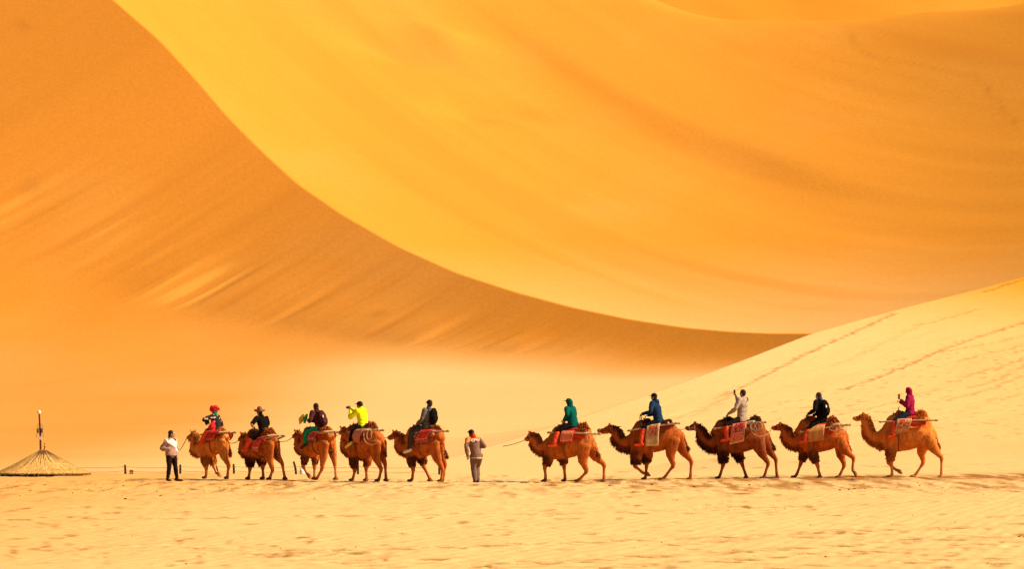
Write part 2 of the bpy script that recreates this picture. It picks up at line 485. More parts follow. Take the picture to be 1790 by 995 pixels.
def build_right_dune():
    A = (-3.16, 190.0); u = (.384, .9233); v = (.9233, -.384)
    t1 = np.concatenate([np.arange(-90, -8, 4), np.arange(-8, 128, .30), np.arange(128, 260, 4)])
    s1 = np.concatenate([-np.geomspace(.3, 70, 26)[::-1], np.arange(0, 32, .14), np.arange(32, 130, .8)])
    Tt, S = np.meshgrid(t1, s1)
    zb = -1.0
    Hd = np.maximum(curve(RIGHT_CREST, Tt) - zb, 0)
    Sp = np.maximum(S, 0)
    face = np.exp(-Sp / 62.0 - .12 * (Sp / 62.0) ** 2)
    backp = np.exp(-np.maximum(-S, 0) / np.maximum(Hd * 1.5, .5))
    Z = zb + Hd * np.where(S >= 0, face, backp)
    near = smooth01(0, 3, S)
    Z += near * smooth01(0, 8, Tt) * (.10 * fbm(Tt * .05 + S * .02, S * .09, 401) + .04 * fbm(Tt * .15 - S * .1, S * .6, 405))
    MK = np.zeros_like(Z)
    lines = [([(30, 4.2), (51.5, 2.5), (63, 2.0), (80, .5)], .8), ([(103, .8), (112, .5), (118, .4)], .9), ([(38, 9.6), (49, 9.5), (62.5, 9), (75, 8.5), (90, 8)], .85),
             ([(60, 9.2), (80, 10.6)], .45), ([(58, 11.5), (74, 12)], .5), ([(36, 16.5), (55, 17)], .45), ([(49, 14), (64, 14.5)], .6), ([(20, 5), (33, 4.5)], .35),
             ([(48, 5.5), (73, 4)], .25), ([(74, 3.5), (92, 3.5)], .4), ([(28, 13.5), (42, 14.5)], .35), ([(38, 18.5), (46, 19.5)], .5), ([(44, 16), (60, 15.5)], .5), ([(66, 13), (80, 12.5)], .4)]
    for k, (pts, val) in enumerate(lines):
        for q, (a, b) in enumerate(zip(pts[:-1], pts[1:])):
            trail(Z, MK, t1, s1, a, b, .05 + .06 * (k > 2), step=.40, lx=.34, ly=.17, depth=.08 * val, seed=50 + 7 * k + q, mark=.85 * val, curve=.0 if k < 3 else .3, gait=.07)
    r = random.Random(15)
    for k in range(520):
        tt, ss = r.uniform(16, 70), r.uniform(8, 27)
        stamp(Z, MK, t1, s1, tt, ss, r.uniform(.2, .45), r.uniform(.14, .26), r.uniform(.02, .05), r.uniform(-.2, .2), r.uniform(.1, .6))
    X = A[0] + Tt * u[0] + S * v[0]
    Y = A[1] + Tt * u[1] + S * v[1]
    me = grid_mesh("right_dune", X, Y, Z)
    set_attr(me, "mark", np.clip(MK, 0, .85))
    o = link("right_dune", me, sand_material("right_dune_sand", 6, 17, ripple=.010, ripple_len=.6, ripple_rot=40, grain=.03, grain_size=2.2, vignette_gold=(-200, -300, 12, 60)))
    tag(o, kind='structure')

build_ground()
build_left_dune()
build_far_dune()
build_right_dune()


# ------------------------------------------------------------------ solid building blocks
class Solid:
    """collects closed tubes and ellipsoids, then fuses them into one continuous skin"""
    def __init__(self):
        self.V, self.F = [], []

    def tube(self, pts, rad, n=12, side=(0, 1, 0), caps=True, ck=.95):
        pts = [Vector(p) for p in pts]
        rad = [(r, r) if isinstance(r, (int, float)) else r for r in rad]
        m = len(pts)
        P, R = [], []
        for i in range(m - 1):                    # Catmull-Rom refinement
            p0, p1, p2, p3 = pts[max(0, i - 1)], pts[i], pts[i + 1], pts[min(m - 1, i + 2)]
            for k in range(3):
                t = k / 3
                P.append(0.5 * ((2 * p1) + (-p0 + p2) * t + (2 * p0 - 5 * p1 + 4 * p2 - p3) * t * t + (-p0 + 3 * p1 - 3 * p2 + p3) * t ** 3))
                u = t * t * (3 - 2 * t)
                R.append((rad[i][0] * (1 - u) + rad[i + 1][0] * u, rad[i][1] * (1 - u) + rad[i + 1][1] * u))
        P.append(pts[-1]); R.append(rad[-1])
        m = len(P)
        rings = []
        for i in range(m):
            T = (P[min(m - 1, i + 1)] - P[max(0, i - 1)])
            T = T.normalized() if T.length > 1e-9 else Vector((0, 0, 1))
            A = Vector(side) - T * T.dot(Vector(side))
            if A.length < 1e-3: A = T.orthogonal()
            A.normalize(); B = T.cross(A)
            rings.append((P[i], A, B, T, R[i]))
        seq = []
        if caps:
            p, A, B, T, r = rings[0]; k = min(r) * ck
            seq += [(p - T * k, A, B, (r[0] * .3, r[1] * .3)), (p - T * k * .63, A, B, (r[0] * .8, r[1] * .8))]
        seq += [(p, A, B, r) for (p, A, B, T, r) in rings]
        if caps:
            p, A, B, T, r = rings[-1]; k = min(r) * ck
            seq += [(p + T * k * .63, A, B, (r[0] * .8, r[1] * .8)), (p + T * k, A, B, (r[0] * .3, r[1] * .3))]
        b = len(self.V)
        for p, A, B, r in seq:
            for j in range(n):
                a = 2 * math.pi * j / n
                self.V.append(p + A * (math.cos(a) * r[0]) + B * (math.sin(a) * r[1]))
        for i in range(len(seq) - 1):
            for j in range(n):
                j2 = (j + 1) % n
                self.F.append((b + i * n + j, b + i * n + j2, b + (i + 1) * n + j2, b + (i + 1) * n + j))
        self.F.append(tuple(b + j for j in reversed(range(n))))
        e = b + (len(seq) - 1) * n
        self.F.append(tuple(e + j for j in range(n)))
        return self

    def ball(self, c, r, rot=None, nu=12, nv=8):
        c = Vector(c)
        r = (r, r, r) if isinstance(r, (int, float)) else r
        rot = rot or Matrix.Identity(3)
        b = len(self.V)
        self.V.append(c + rot @ Vector((0, 0, -r[2])))
        for i in range(1, nv):
            ph = -math.pi / 2 + math.pi * i / nv
            for j in range(nu):
                a = 2 * math.pi * j / nu
                self.V.append(c + rot @ Vector((r[0] * math.cos(ph) * math.cos(a), r[1] * math.cos(ph) * math.sin(a), r[2] * math.sin(ph))))
        self.V.append(c + rot @ Vector((0, 0, r[2])))
        top = len(self.V) - 1
        for j in range(nu):
            j2 = (j + 1) % nu
            self.F.append((b, b + 1 + j2, b + 1 + j))
            for i in range(nv - 2):
                self.F.append((b + 1 + i * nu + j, b + 1 + i * nu + j2, b + 1 + (i + 1) * nu + j2, b + 1 + (i + 1) * nu + j))
            self.F.append((top, b + 1 + (nv - 2) * nu + j, b + 1 + (nv - 2) * nu + j2))
        return self

    def box(self, c, s, rot=None):
        c = Vector(c); rot = rot or Matrix.Identity(3)
        b = len(self.V)
        for dx in (-.5, .5):
            for dy in (-.5, .5):
                for dz in (-.5, .5):
                    self.V.append(c + rot @ Vector((dx * s[0], dy * s[1], dz * s[2])))
        for f in ((0, 1, 3, 2), (4, 6, 7, 5), (0, 4, 5, 1), (2, 3, 7, 6), (0, 2, 6, 4), (1, 5, 7, 3)):
            self.F.append(tuple(b + i for i in f))
        return self

    def mesh(self, name, off=(0, 0, 0), smooth=True):
        o = Vector(off)
        return raw_mesh(name, [v - o for v in self.V], self.F, smooth)

    def fused(self, name, voxel, off=(0, 0, 0), iters=3):
        src = self.mesh(name + "_src", off)
        ob = bpy.data.objects.new(name + "_src", src)
        COL.objects.link(ob)
        md = ob.modifiers.new("remesh", 'REMESH'); md.mode = 'VOXEL'; md.voxel_size = voxel
        sm = ob.modifiers.new("smooth", 'SMOOTH'); sm.factor = .5; sm.iterations = iters
        dg = bpy.context.evaluated_depsgraph_get()
        me = bpy.data.meshes.new_from_object(ob.evaluated_get(dg))
        me.name = name
        bpy.data.objects.remove(ob)
        bpy.data.meshes.remove(src)
        me.polygons.foreach_set("use_smooth", np.ones(len(me.polygons), dtype=bool))
        return me

def coords(me):
    a = np.empty(len(me.vertices) * 3, np.float32)
    me.vertices.foreach_get("co", a)
    return a.reshape(-1, 3)

def normals(me):
    a = np.empty(len(me.vertices) * 3, np.float32)
    me.vertex_normals.foreach_get("vector", a)
    return a.reshape(-1, 3)

def seg_dist(P, a, b):
    a, b = np.array(a, float), np.array(b, float)
    ab = b - a
    t = np.clip(((P - a) @ ab) / max(ab @ ab, 1e-9), 0, 1)
    return np.linalg.norm(P - a - t[:, None] * ab, axis=1), t

def chain_dist(P, pts):
    d = np.full(len(P), 1e9); tt = np.zeros(len(P))
    for i, (a, b) in enumerate(zip(pts[:-1], pts[1:])):
        q, t = seg_dist(P, a, b)
        w = q < d
        d[w] = q[w]; tt[w] = i + t[w]
    return d, tt

def wire(name, pts, r, mat, parent=None, loc=(0, 0, 0), rot=0.0, n=6):
    s = Solid(); s.tube(pts, [r] * len(pts), n=n)
    return link(name, s.mesh(name), mat, parent, loc, rot)

def sag(a, b, drop, n=9, jit=0.0, seed=0):
    r = random.Random(seed)
    a, b = Vector(a), Vector(b)
    out = []
    for i in range(n):
        t = i / (n - 1)
        p = a.lerp(b, t)
        p.z -= drop * 4 * t * (1 - t)
        if jit and 0 < i < n - 1:
            p += Vector((r.gauss(0, jit), r.gauss(0, jit), r.gauss(0, jit)))
        out.append(p)
    return out

# ------------------------------------------------------------------ camels
def coat_material(name, base, dark, pale):
    m, nt, b = new_mat(name)
    b.inputs["Roughness"].default_value = .85
    b.inputs["Specular IOR Level"].default_value = .2
    at = N(nt, "ShaderNodeAttribute", attribute_name="coat")
    sp = nt.nodes.new("ShaderNodeSeparateColor")
    nt.links.new(at.outputs["Color"], sp.inputs[0])
    tc = N(nt, "ShaderNodeTexCoord")
    n1 = N(nt, "ShaderNodeTexNoise", Scale=5.0, Detail=5.0, Roughness=.65)
    mp = N(nt, "ShaderNodeMapping"); mp.inputs["Scale"].default_value = (1.6, 1.6, .55)
    nt.links.new(tc.outputs["Object"], mp.inputs["Vector"])
    nt.links.new(mp.outputs[0], n1.inputs["Vector"])
    n2 = N(nt, "ShaderNodeTexNoise", Scale=38.0, Detail=3.0)
    nt.links.new(mp.outputs[0], n2.inputs["Vector"])
    patch = ramp(nt, n1.outputs[0], [(.41, 0.0), (.66, .85)])
    col = mixc(nt, patch, base, tuple(.45 * d + .35 * q for d, q in zip(dark, base)))
    col = mixc(nt, sp.outputs[1], col, pale)
    col = mixc(nt, sp.outputs[0], col, dark)
    col = mixc(nt, sp.outputs[2], col, (.05, .025, .014))
    hs = nt.nodes.new("ShaderNodeHueSaturation")
    nt.links.new(col, hs.inputs["Color"])
    nt.links.new(math_(nt, 'ADD', math_(nt, 'MULTIPLY', math_(nt, 'SUBTRACT', n2.outputs[0], .5), 1.0), 1.0), hs.inputs["Value"])
    nt.links.new(hs.outputs[0], b.inputs["Base Color"])
    bp = N(nt, "ShaderNodeBump", Strength=1.0, Distance=.012)
    nt.links.new(n2.outputs[0], bp.inputs["Height"])
    nt.links.new(bp.outputs[0], b.inputs["Normal"])
    return m

def hair_mesh(name, P, Nn, coat, W, L, count, seed, droop=.8, width=.016):
    """thin tapering locks rooted on the skin; W = density weight, L = lock length per vertex"""
    r = np.random.default_rng(seed)
    p = np.maximum(W, 0); p = p / p.sum()
    idx = r.choice(len(P), count, p=p)
    base = P[idx]; nn = Nn[idx]; ln = L[idx] * r.uniform(.55, 1.25, count)
    g = np.array([0, 0, -1.0])
    d = nn * r.uniform(.45, .9, (count, 1)) + g * droop * r.uniform(.5, 1.2, (count, 1)) + r.normal(0, .22, (count, 3))
    d += np.array([-.25, 0, 0])
    d /= np.linalg.norm(d, axis=1)[:, None]
    sd = np.cross(d, r.normal(0, 1, (count, 3))); sd /= np.linalg.norm(sd, axis=1)[:, None] + 1e-9
    w = width * r.uniform(.6, 1.4, (count, 1))
    root = base - nn * .012
    mid = root + d * (ln * .55)[:, None]
    tip = root + (d + g * .35) / np.linalg.norm(d + g * .35, axis=1)[:, None] * ln[:, None]
    V = np.stack([root - sd * w, root + sd * w, mid + sd * w * .8, mid - sd * w * .8, tip], 1).reshape(-1, 3)
    k = np.arange(count) * 5
    F = []
    for q in k:
        F.append((q, q + 1, q + 2, q + 3)); F.append((q + 3, q + 2, q + 4))
    me = bpy.data.meshes.new(name)
    me.from_pydata(V.tolist(), [], F)
    me.update()
    ca = me.color_attributes.new("coat", 'FLOAT_COLOR', 'POINT')
    c4 = np.repeat(coat[idx], 5, axis=0).astype(np.float32)
    ca.data.foreach_set("color", c4.ravel())
    return me

def lerp3(a, b, t):
    return [a[i] + (b[i] - a[i]) * t for i in range(3)]

def trunk_profile(p):
    """centre line, half height and half width of the trunk as functions of local x"""
    S, P = p['S'], p['P']
    k = max(.84, min(1.04, p['H2'][2] / 2.12)); 
    ts = np.array([-.34, -.16, .12, .5, .85, 1.05, 1.20])
    hh = np.array([.22, .38, .44, .42, .36, .31, .20]) * k
    hw = np.array([.17, .27, .34, .39, .34, .28, .15]) * k
    return k, ts, hh, hw

def make_camel(i, p, look):
    rot = math.pi - math.radians(p['yaw'])
    x0, y0 = p['at']
    root = empty("camel", (x0, y0, ground_z(x0, y0)), rot, look['label'], "camel", "two-humped camels walking in the caravan")
    k, ts, hh, hw = trunk_profile(p)
    S, P = p['S'], p['P']
    s = Solid()
    pts = [lerp3(S, P, t) for t in ts]
    for q, dz in zip(pts, (.0, -.02, -.03, .0, .05, .05, -.01)): q[2] += dz * k
    s.tube(pts, list(zip(hw, hh)), n=20, ck=.6)
    # withers and croup fill
    top = lambda q, t: [q[0], 0, q[2] + .40 * k * t]
    H1, H2 = p['H1'], p['H2']
    for H, lean, fx_ in ((H1, -.10, 1.25), (H2, -.02, 1.12)):
        base = [H[0] - lean, 0, lerp3(S, P, .3 if H is H1 else .75)[2] + .22 * k]
        mid = [H[0] - lean * .5, 0, (base[2] + H[2]) / 2 + .02]
        s.tube([base, mid, [H[0], 0, H[2] - .12]], [(.27 * k, .40 * k * fx_), (.23 * k, .30 * k * fx_), (.145 * k, .165 * k)], n=14)
    n = p['neck']
    npts = [lerp3(S, P, .08), lerp3(S, n[0], .6), n[0], n[1], n[2], n[3], [p['poll'][0] - .02, 0, p['poll'][2] - .13]]
    nr = [(.25, .36), (.24, .33), (.20, .275), (.165, .225), (.14, .185), (.115, .155), (.09, .12)]
    s.tube(npts, [(a * k, b * k) for a, b in nr], n=16)
    # thick hair roll down the nape
    if look['nape']:
        w = look['nape']
        back = lambda q, dx, dz: [q[0] - dx, 0, q[2] + dz]
        s.tube([back(p['poll'], .12, -.10), back(n[3], .12, -.03), back(n[2], .15, -.05), back(n[1], .12, .10)], [.06, .10 * w, .11 * w, .05], n=12)
    # head
    po, no = Vector(p['poll']), Vector(p['nose'])
    e = (no - po).normalized(); up = Vector((-e.z, 0, e.x)); L = (no - po).length
    if up.z < 0: up = -up
    hk = max(1.0, min(1.12, L / .42)) 
    sk = po + e * .10 * hk - up * .085 * hk
    s.tube([sk - e * .05, sk + e * .06, po + e * L * .55 - up * .085 * hk, po + e * L * .82 - up * .065 * hk, no - e * .05 - up * .03],
           [(.090 * hk, .120 * hk), (.090 * hk, .118 * hk), (.068 * hk, .094 * hk), (.062 * hk, .080 * hk), (.062 * hk, .074 * hk)], n=12)
    s.ball(no - e * .045 - up * .075 * hk, (.05 * hk, .043 * hk, .028 * hk))
    for sd in (-1, 1):
        s.ball(sk + e * .07 + up * .055 * hk + Vector((0, sd * .062 * hk, 0)), (.035, .022, .022))
        ea = sk - e * .05 + up * .085 * hk + Vector((0, sd * .075 * hk, 0))
        s.tube([ea, ea + up * .05 - e * .02 + Vector((0, sd * .03, 0)), ea + up * .09 - e * .05 + Vector((0, sd * .04, 0))], [.028, .03, .012], n=8)
    # legs
    tf = look['tuft']
    legs = []
    for key, kind in (('NF', 0), ('FF', 0), ('NH', 1), ('FH', 1)):
        j = [Vector(q) for q in p[key]]
        m1 = j[1].lerp(j[2], .55); m2 = j[2].lerp(j[3], .45)
        foot = Vector(j[4])
        lifted = p['lifted'] == key
        ank = Vector(j[3])
        pad_c = foot + Vector((0, 0, .045))
        if not lifted:
            ank = ank.lerp(foot, .15); ank.z = max(ank.z, .11)
        if kind == 0:
            s.tube([j[0], j[1], m1, j[2], m2, ank, pad_c], [(.13 * k, .20 * k), (.125 * tf, .140 * tf), (.080 * tf, .092 * tf), (.068, .072), (.043, .047), (.050, .054), (.05, .055)], n=12)
        else:
            s.tube([j[0], j[0].lerp(j[1], .5), j[1], m1, j[2], m2, ank, pad_c], [(.16 * k, .28 * k), (.145 * k, .235 * k), (.11, .165), (.078, .10), (.060, .072), (.043, .047), (.050, .054), (.05, .055)], n=12)
        if lifted:
            dr = (foot - ank); dr = dr.normalized() if dr.length > 1e-6 else Vector((-1, 0, 0))
            ang = math.atan2(dr.z, dr.x)
            s.ball(foot, (.11, .085, .055), Matrix.Rotation(-ang, 3, 'Y'))
        else:
            for sd in (-1, 1):
                s.ball(foot + Vector((.035, sd * .035, .045)), (.10, .052, .048))
        legs.append((kind, [tuple(q) for q in (j[0], j[1], j[2], ank, foot)], lifted))
    # tail
    tl = p['tail']
    s.tube([lerp3(tl[0], P, .5), tl[0], tl[1], tl[2]], [.05, .040, .028, .022], n=8)
    me = s.fused("body", .021, iters=4)
    V = coords(me); Nn = normals(me)
    nz = noise2(V[:, 0] * 9 + i * 7, V[:, 2] * 9, 3) + noise2(V[:, 1] * 9, V[:, 2] * 7 + i, 4)
    dark = np.zeros(len(V)); pale = np.zeros(len(V)); hoof = np.zeros(len(V)); hairL = np.full(len(V), .03); hw_ = np.full(len(V), .30)
    dn, tn = chain_dist(V, npts)
    onneck = (dn < .34) & (tn > 1.6)
    under = smooth01(.0, .8, -Nn[:, 2] + .45 * Nn[:, 0])
    a = onneck * under * smooth01(1.6, 2.2, tn) * (1 - smooth01(4.9, 5.5, tn))
    dark = np.maximum(dark, a * look['beard']); hairL = np.maximum(hairL, a * .13 * look['hair']); hw_ = np.maximum(hw_, a * 1.5)
    if look['nape']:
        q, _ = chain_dist(V, [(p['poll'][0] - .12, 0, p['poll'][2] - .08), (n[3][0] - .12, 0, n[3][2]), (n[2][0] - .15, 0, n[2][2])])
        a = smooth01(.17, .08, q) if False else (1 - smooth01(.08, .17, q))
        dark = np.maximum(dark, a * look['napedark']); hairL = np.maximum(hairL, a * .09 * look['hair']); hw_ = np.maximum(hw_, a * 1.6)
    for H in (H1, H2):
        q = np.linalg.norm(V - np.array([H[0], 0, H[2] - .08]), axis=1)
        a = 1 - smooth01(.14, .36, q)
        dark = np.maximum(dark, a * look['hump']); hairL = np.maximum(hairL, a * .12); hw_ = np.maximum(hw_, a * 1.8)
    q = np.linalg.norm(V - np.array([p['poll'][0], 0, p['poll'][2]]), axis=1)
    a = 1 - smooth01(.05, .14, q)
    dark = np.maximum(dark, a * look['hump']); hairL = np.maximum(hairL, a * .08); hw_ = np.maximum(hw_, a * 3)
    for kind, j, lifted in legs:
        if kind == 0:
            q, t = seg_dist(V, j[0], j[2])
            a = (1 - smooth01(.12, .24, q)) * smooth01(.22, .48, t) * (1 - smooth01(.80, .97, t))
            dark = np.maximum(dark, a * look['leg']); hairL = np.maximum(hairL, a * .10 * look['hair']); hw_ = np.maximum(hw_, a * 1.5)
        q, t = seg_dist(V, j[2], j[4])
        a = (1 - smooth01(.07, .12, q)) * smooth01(0, .25, t)
        pale = np.maximum(pale, a * look['shank']); hairL = np.where(a > .5, .012, hairL); hw_ = np.where(a > .5, .05, hw_)
        q = np.linalg.norm(V - np.array(j[4]) - np.array([.03, 0, .03]), axis=1)
        hoof = np.maximum(hoof, (1 - smooth01(.08, .15, q)) * (V[:, 2] < (j[4][2] + .13)) * look['hoof'])
    q, t = chain_dist(V, tl)
    a = (1 - smooth01(.035, .06, q)) * smooth01(1.1, 1.8, t)
    dark = np.maximum(dark, a * .7); hairL = np.maximum(hairL, a * .12); hw_ = np.maximum(hw_, a * 4)
    # muzzle
    q = np.linalg.norm(V - np.array(no - e * .02 - up * .03), axis=1)
    a = 1 - smooth01(.05, .11, q)
    pale = np.maximum(pale, a * .4); hairL = np.where(a > .1, .01, hairL)
    for sd in (-1, 1):
        q = np.linalg.norm(V - np.array(no + up * .012 + Vector((0, sd * .035, 0))), axis=1)
        hoof = np.maximum(hoof, .9 * (1 - smooth01(.018, .034, q)))
    q, t = seg_dist(V, no - up * .065, no - e * .12 - up * .07)
    hoof = np.maximum(hoof, .8 * (1 - smooth01(.012, .026, q)))
    q, t = seg_dist(V, sk + e * .1, no)
    hw_ = np.where(q < .1, .08, hw_); hairL = np.where(q < .1, np.minimum(hairL, .015), hairL)
    belly = smooth01(.3, .9, -Nn[:, 2]) * (np.abs(V[:, 2] - S[2]) < .6) * (V[:, 2] > .55)
    dark = np.clip(dark + .25 * nz * (dark > .05), 0, 1)
    coat = np.stack([dark, np.clip(pale + .15 * nz * (pale > 0), 0, 1), hoof, np.ones_like(dark)], 1)
    ca = me.color_attributes.new("coat", 'FLOAT_COLOR', 'POINT')
    ca.data.foreach_set("color", coat.astype(np.float32).ravel())
    mat = coat_material("camel_coat", look['base'], look['dark'], look['pale'])
    link("body", me, mat, root)
    hm = hair_mesh("shaggy_hair", V, Nn, coat, hw_, hairL, 6500, 100 + i)
    tag(link("shaggy_hair", hm, mat, root), kind='stuff')
    for sd in (-1, 1):
        eb = Solid().ball(sk + e * .075 + up * .04 * hk + Vector((0, sd * .078 * hk, 0)), .025, nu=8, nv=6)
        link("eye", eb.mesh("eye"), M("camel_eye", (.012, .008, .006), rough=.15, spec=.5, bump=0), root)
    hc = look['halter']
    hmx = M("halter_white" if hc == 'white' else "halter_dark", (.6, .5, .4) if hc == 'white' else (.05, .025, .02), scale=60)
    hs = Solid()
    def hoop(c, ax, ra, rb, r=.011):
        ax = ax.normalized(); A = Vector((0, 1, 0)); B = ax.cross(A)
        hs.tube([c + A * math.cos(q) * ra + B * math.sin(q) * rb for q in np.linspace(0, 2 * math.pi, 13)], [r] * 13, n=6, side=tuple(ax))
    hoop(po + e * L * .66 - up * .078 * hk, e, .066 * hk, .088 * hk)
    hoop(sk - e * .03 - up * .02, e + up * .2, .098 * hk, .128 * hk)
    for sd in (-1, 1):
        hs.tube([po + e * L * .66 - up * .08 * hk + Vector((0, sd * .066 * hk, 0)), sk - e * .01 - up * .03 + Vector((0, sd * .1 * hk, 0))], [.010, .010], n=6)
    link("halter", hs.mesh("halter"), hmx, root)
    wm = Matrix.Translation(root.location) @ Matrix.Rotation(rot, 4, 'Z')
    return root, wm

# ------------------------------------------------------------------ saddles
def rug_material(name, field, border, motif, mscale, band=.78, thr=.56, inner=None, fringe=None):
    motif = tuple(.55 * a + .45 * q for a, q in zip(motif, field))
    m, nt, b = new_mat(name)
    uv = N(nt, "ShaderNodeUVMap"); uv.uv_map = "UVMap"
    sp = N(nt, "ShaderNodeSeparateXYZ"); nt.links.new(uv.outputs[0], sp.inputs[0])
    ux = math_(nt, 'MULTIPLY', math_(nt, 'ABSOLUTE', math_(nt, 'SUBTRACT', sp.outputs[0], .5)), 2.0)
    uy = sp.outputs[1]
    ed = math_(nt, 'MAXIMUM', ux, uy)
    vo = N(nt, "ShaderNodeTexVoronoi", Scale=mscale)
    nt.links.new(uv.outputs[0], vo.inputs["Vector"])
    no = N(nt, "ShaderNodeTexNoise", Scale=mscale * 3.0, Detail=3.0)
    nt.links.new(uv.outputs[0], no.inputs["Vector"])
    mot = ramp(nt, math_(nt, 'SUBTRACT', no.outputs[0], math_(nt, 'MULTIPLY', vo.outputs[0], .25)), [(thr - .03, 0.0), (thr + .03, 1.0)])
    col = mixc(nt, mot, field, motif)
    if inner is not None:      # framed panel in the middle
        pan = math_(nt, 'LESS_THAN', math_(nt, 'MAXIMUM', ux, math_(nt, 'MULTIPLY', math_(nt, 'ABSOLUTE', math_(nt, 'SUBTRACT', uy, .55)), 3.0)), .72)
        col = mixc(nt, pan, col, inner)
        col = mixc(nt, math_(nt, 'MULTIPLY', pan, mot), col, motif)
    isb = math_(nt, 'GREATER_THAN', ed, band)
    wv = N(nt, "ShaderNodeTexVoronoi", Scale=mscale * 3.2)
    nt.links.new(uv.outputs[0], wv.inputs["Vector"])
    bcol = mixc(nt, math_(nt, 'GREATER_THAN', wv.outputs[0], .58), border, motif)
    col = mixc(nt, isb, col, bcol)
    line = math_(nt, 'LESS_THAN', math_(nt, 'ABSOLUTE', math_(nt, 'SUBTRACT', ed, band)), .03)
    col = mixc(nt, line, col, motif)
    ln2 = math_(nt, 'GREATER_THAN', ed, .95)
    col = mixc(nt, ln2, col, fringe or border)
    nt.links.new(col, b.inputs["Base Color"])
    b.inputs["Roughness"].default_value = 1.0
    bp = N(nt, "ShaderNodeBump", Strength=.8, Distance=.006)
    n3 = N(nt, "ShaderNodeTexNoise", Scale=90.0); nt.links.new(uv.outputs[0], n3.inputs["Vector"])
    nt.links.new(n3.outputs[0], bp.inputs["Height"]); nt.links.new(bp.outputs[0], b.inputs["Normal"])
    return m

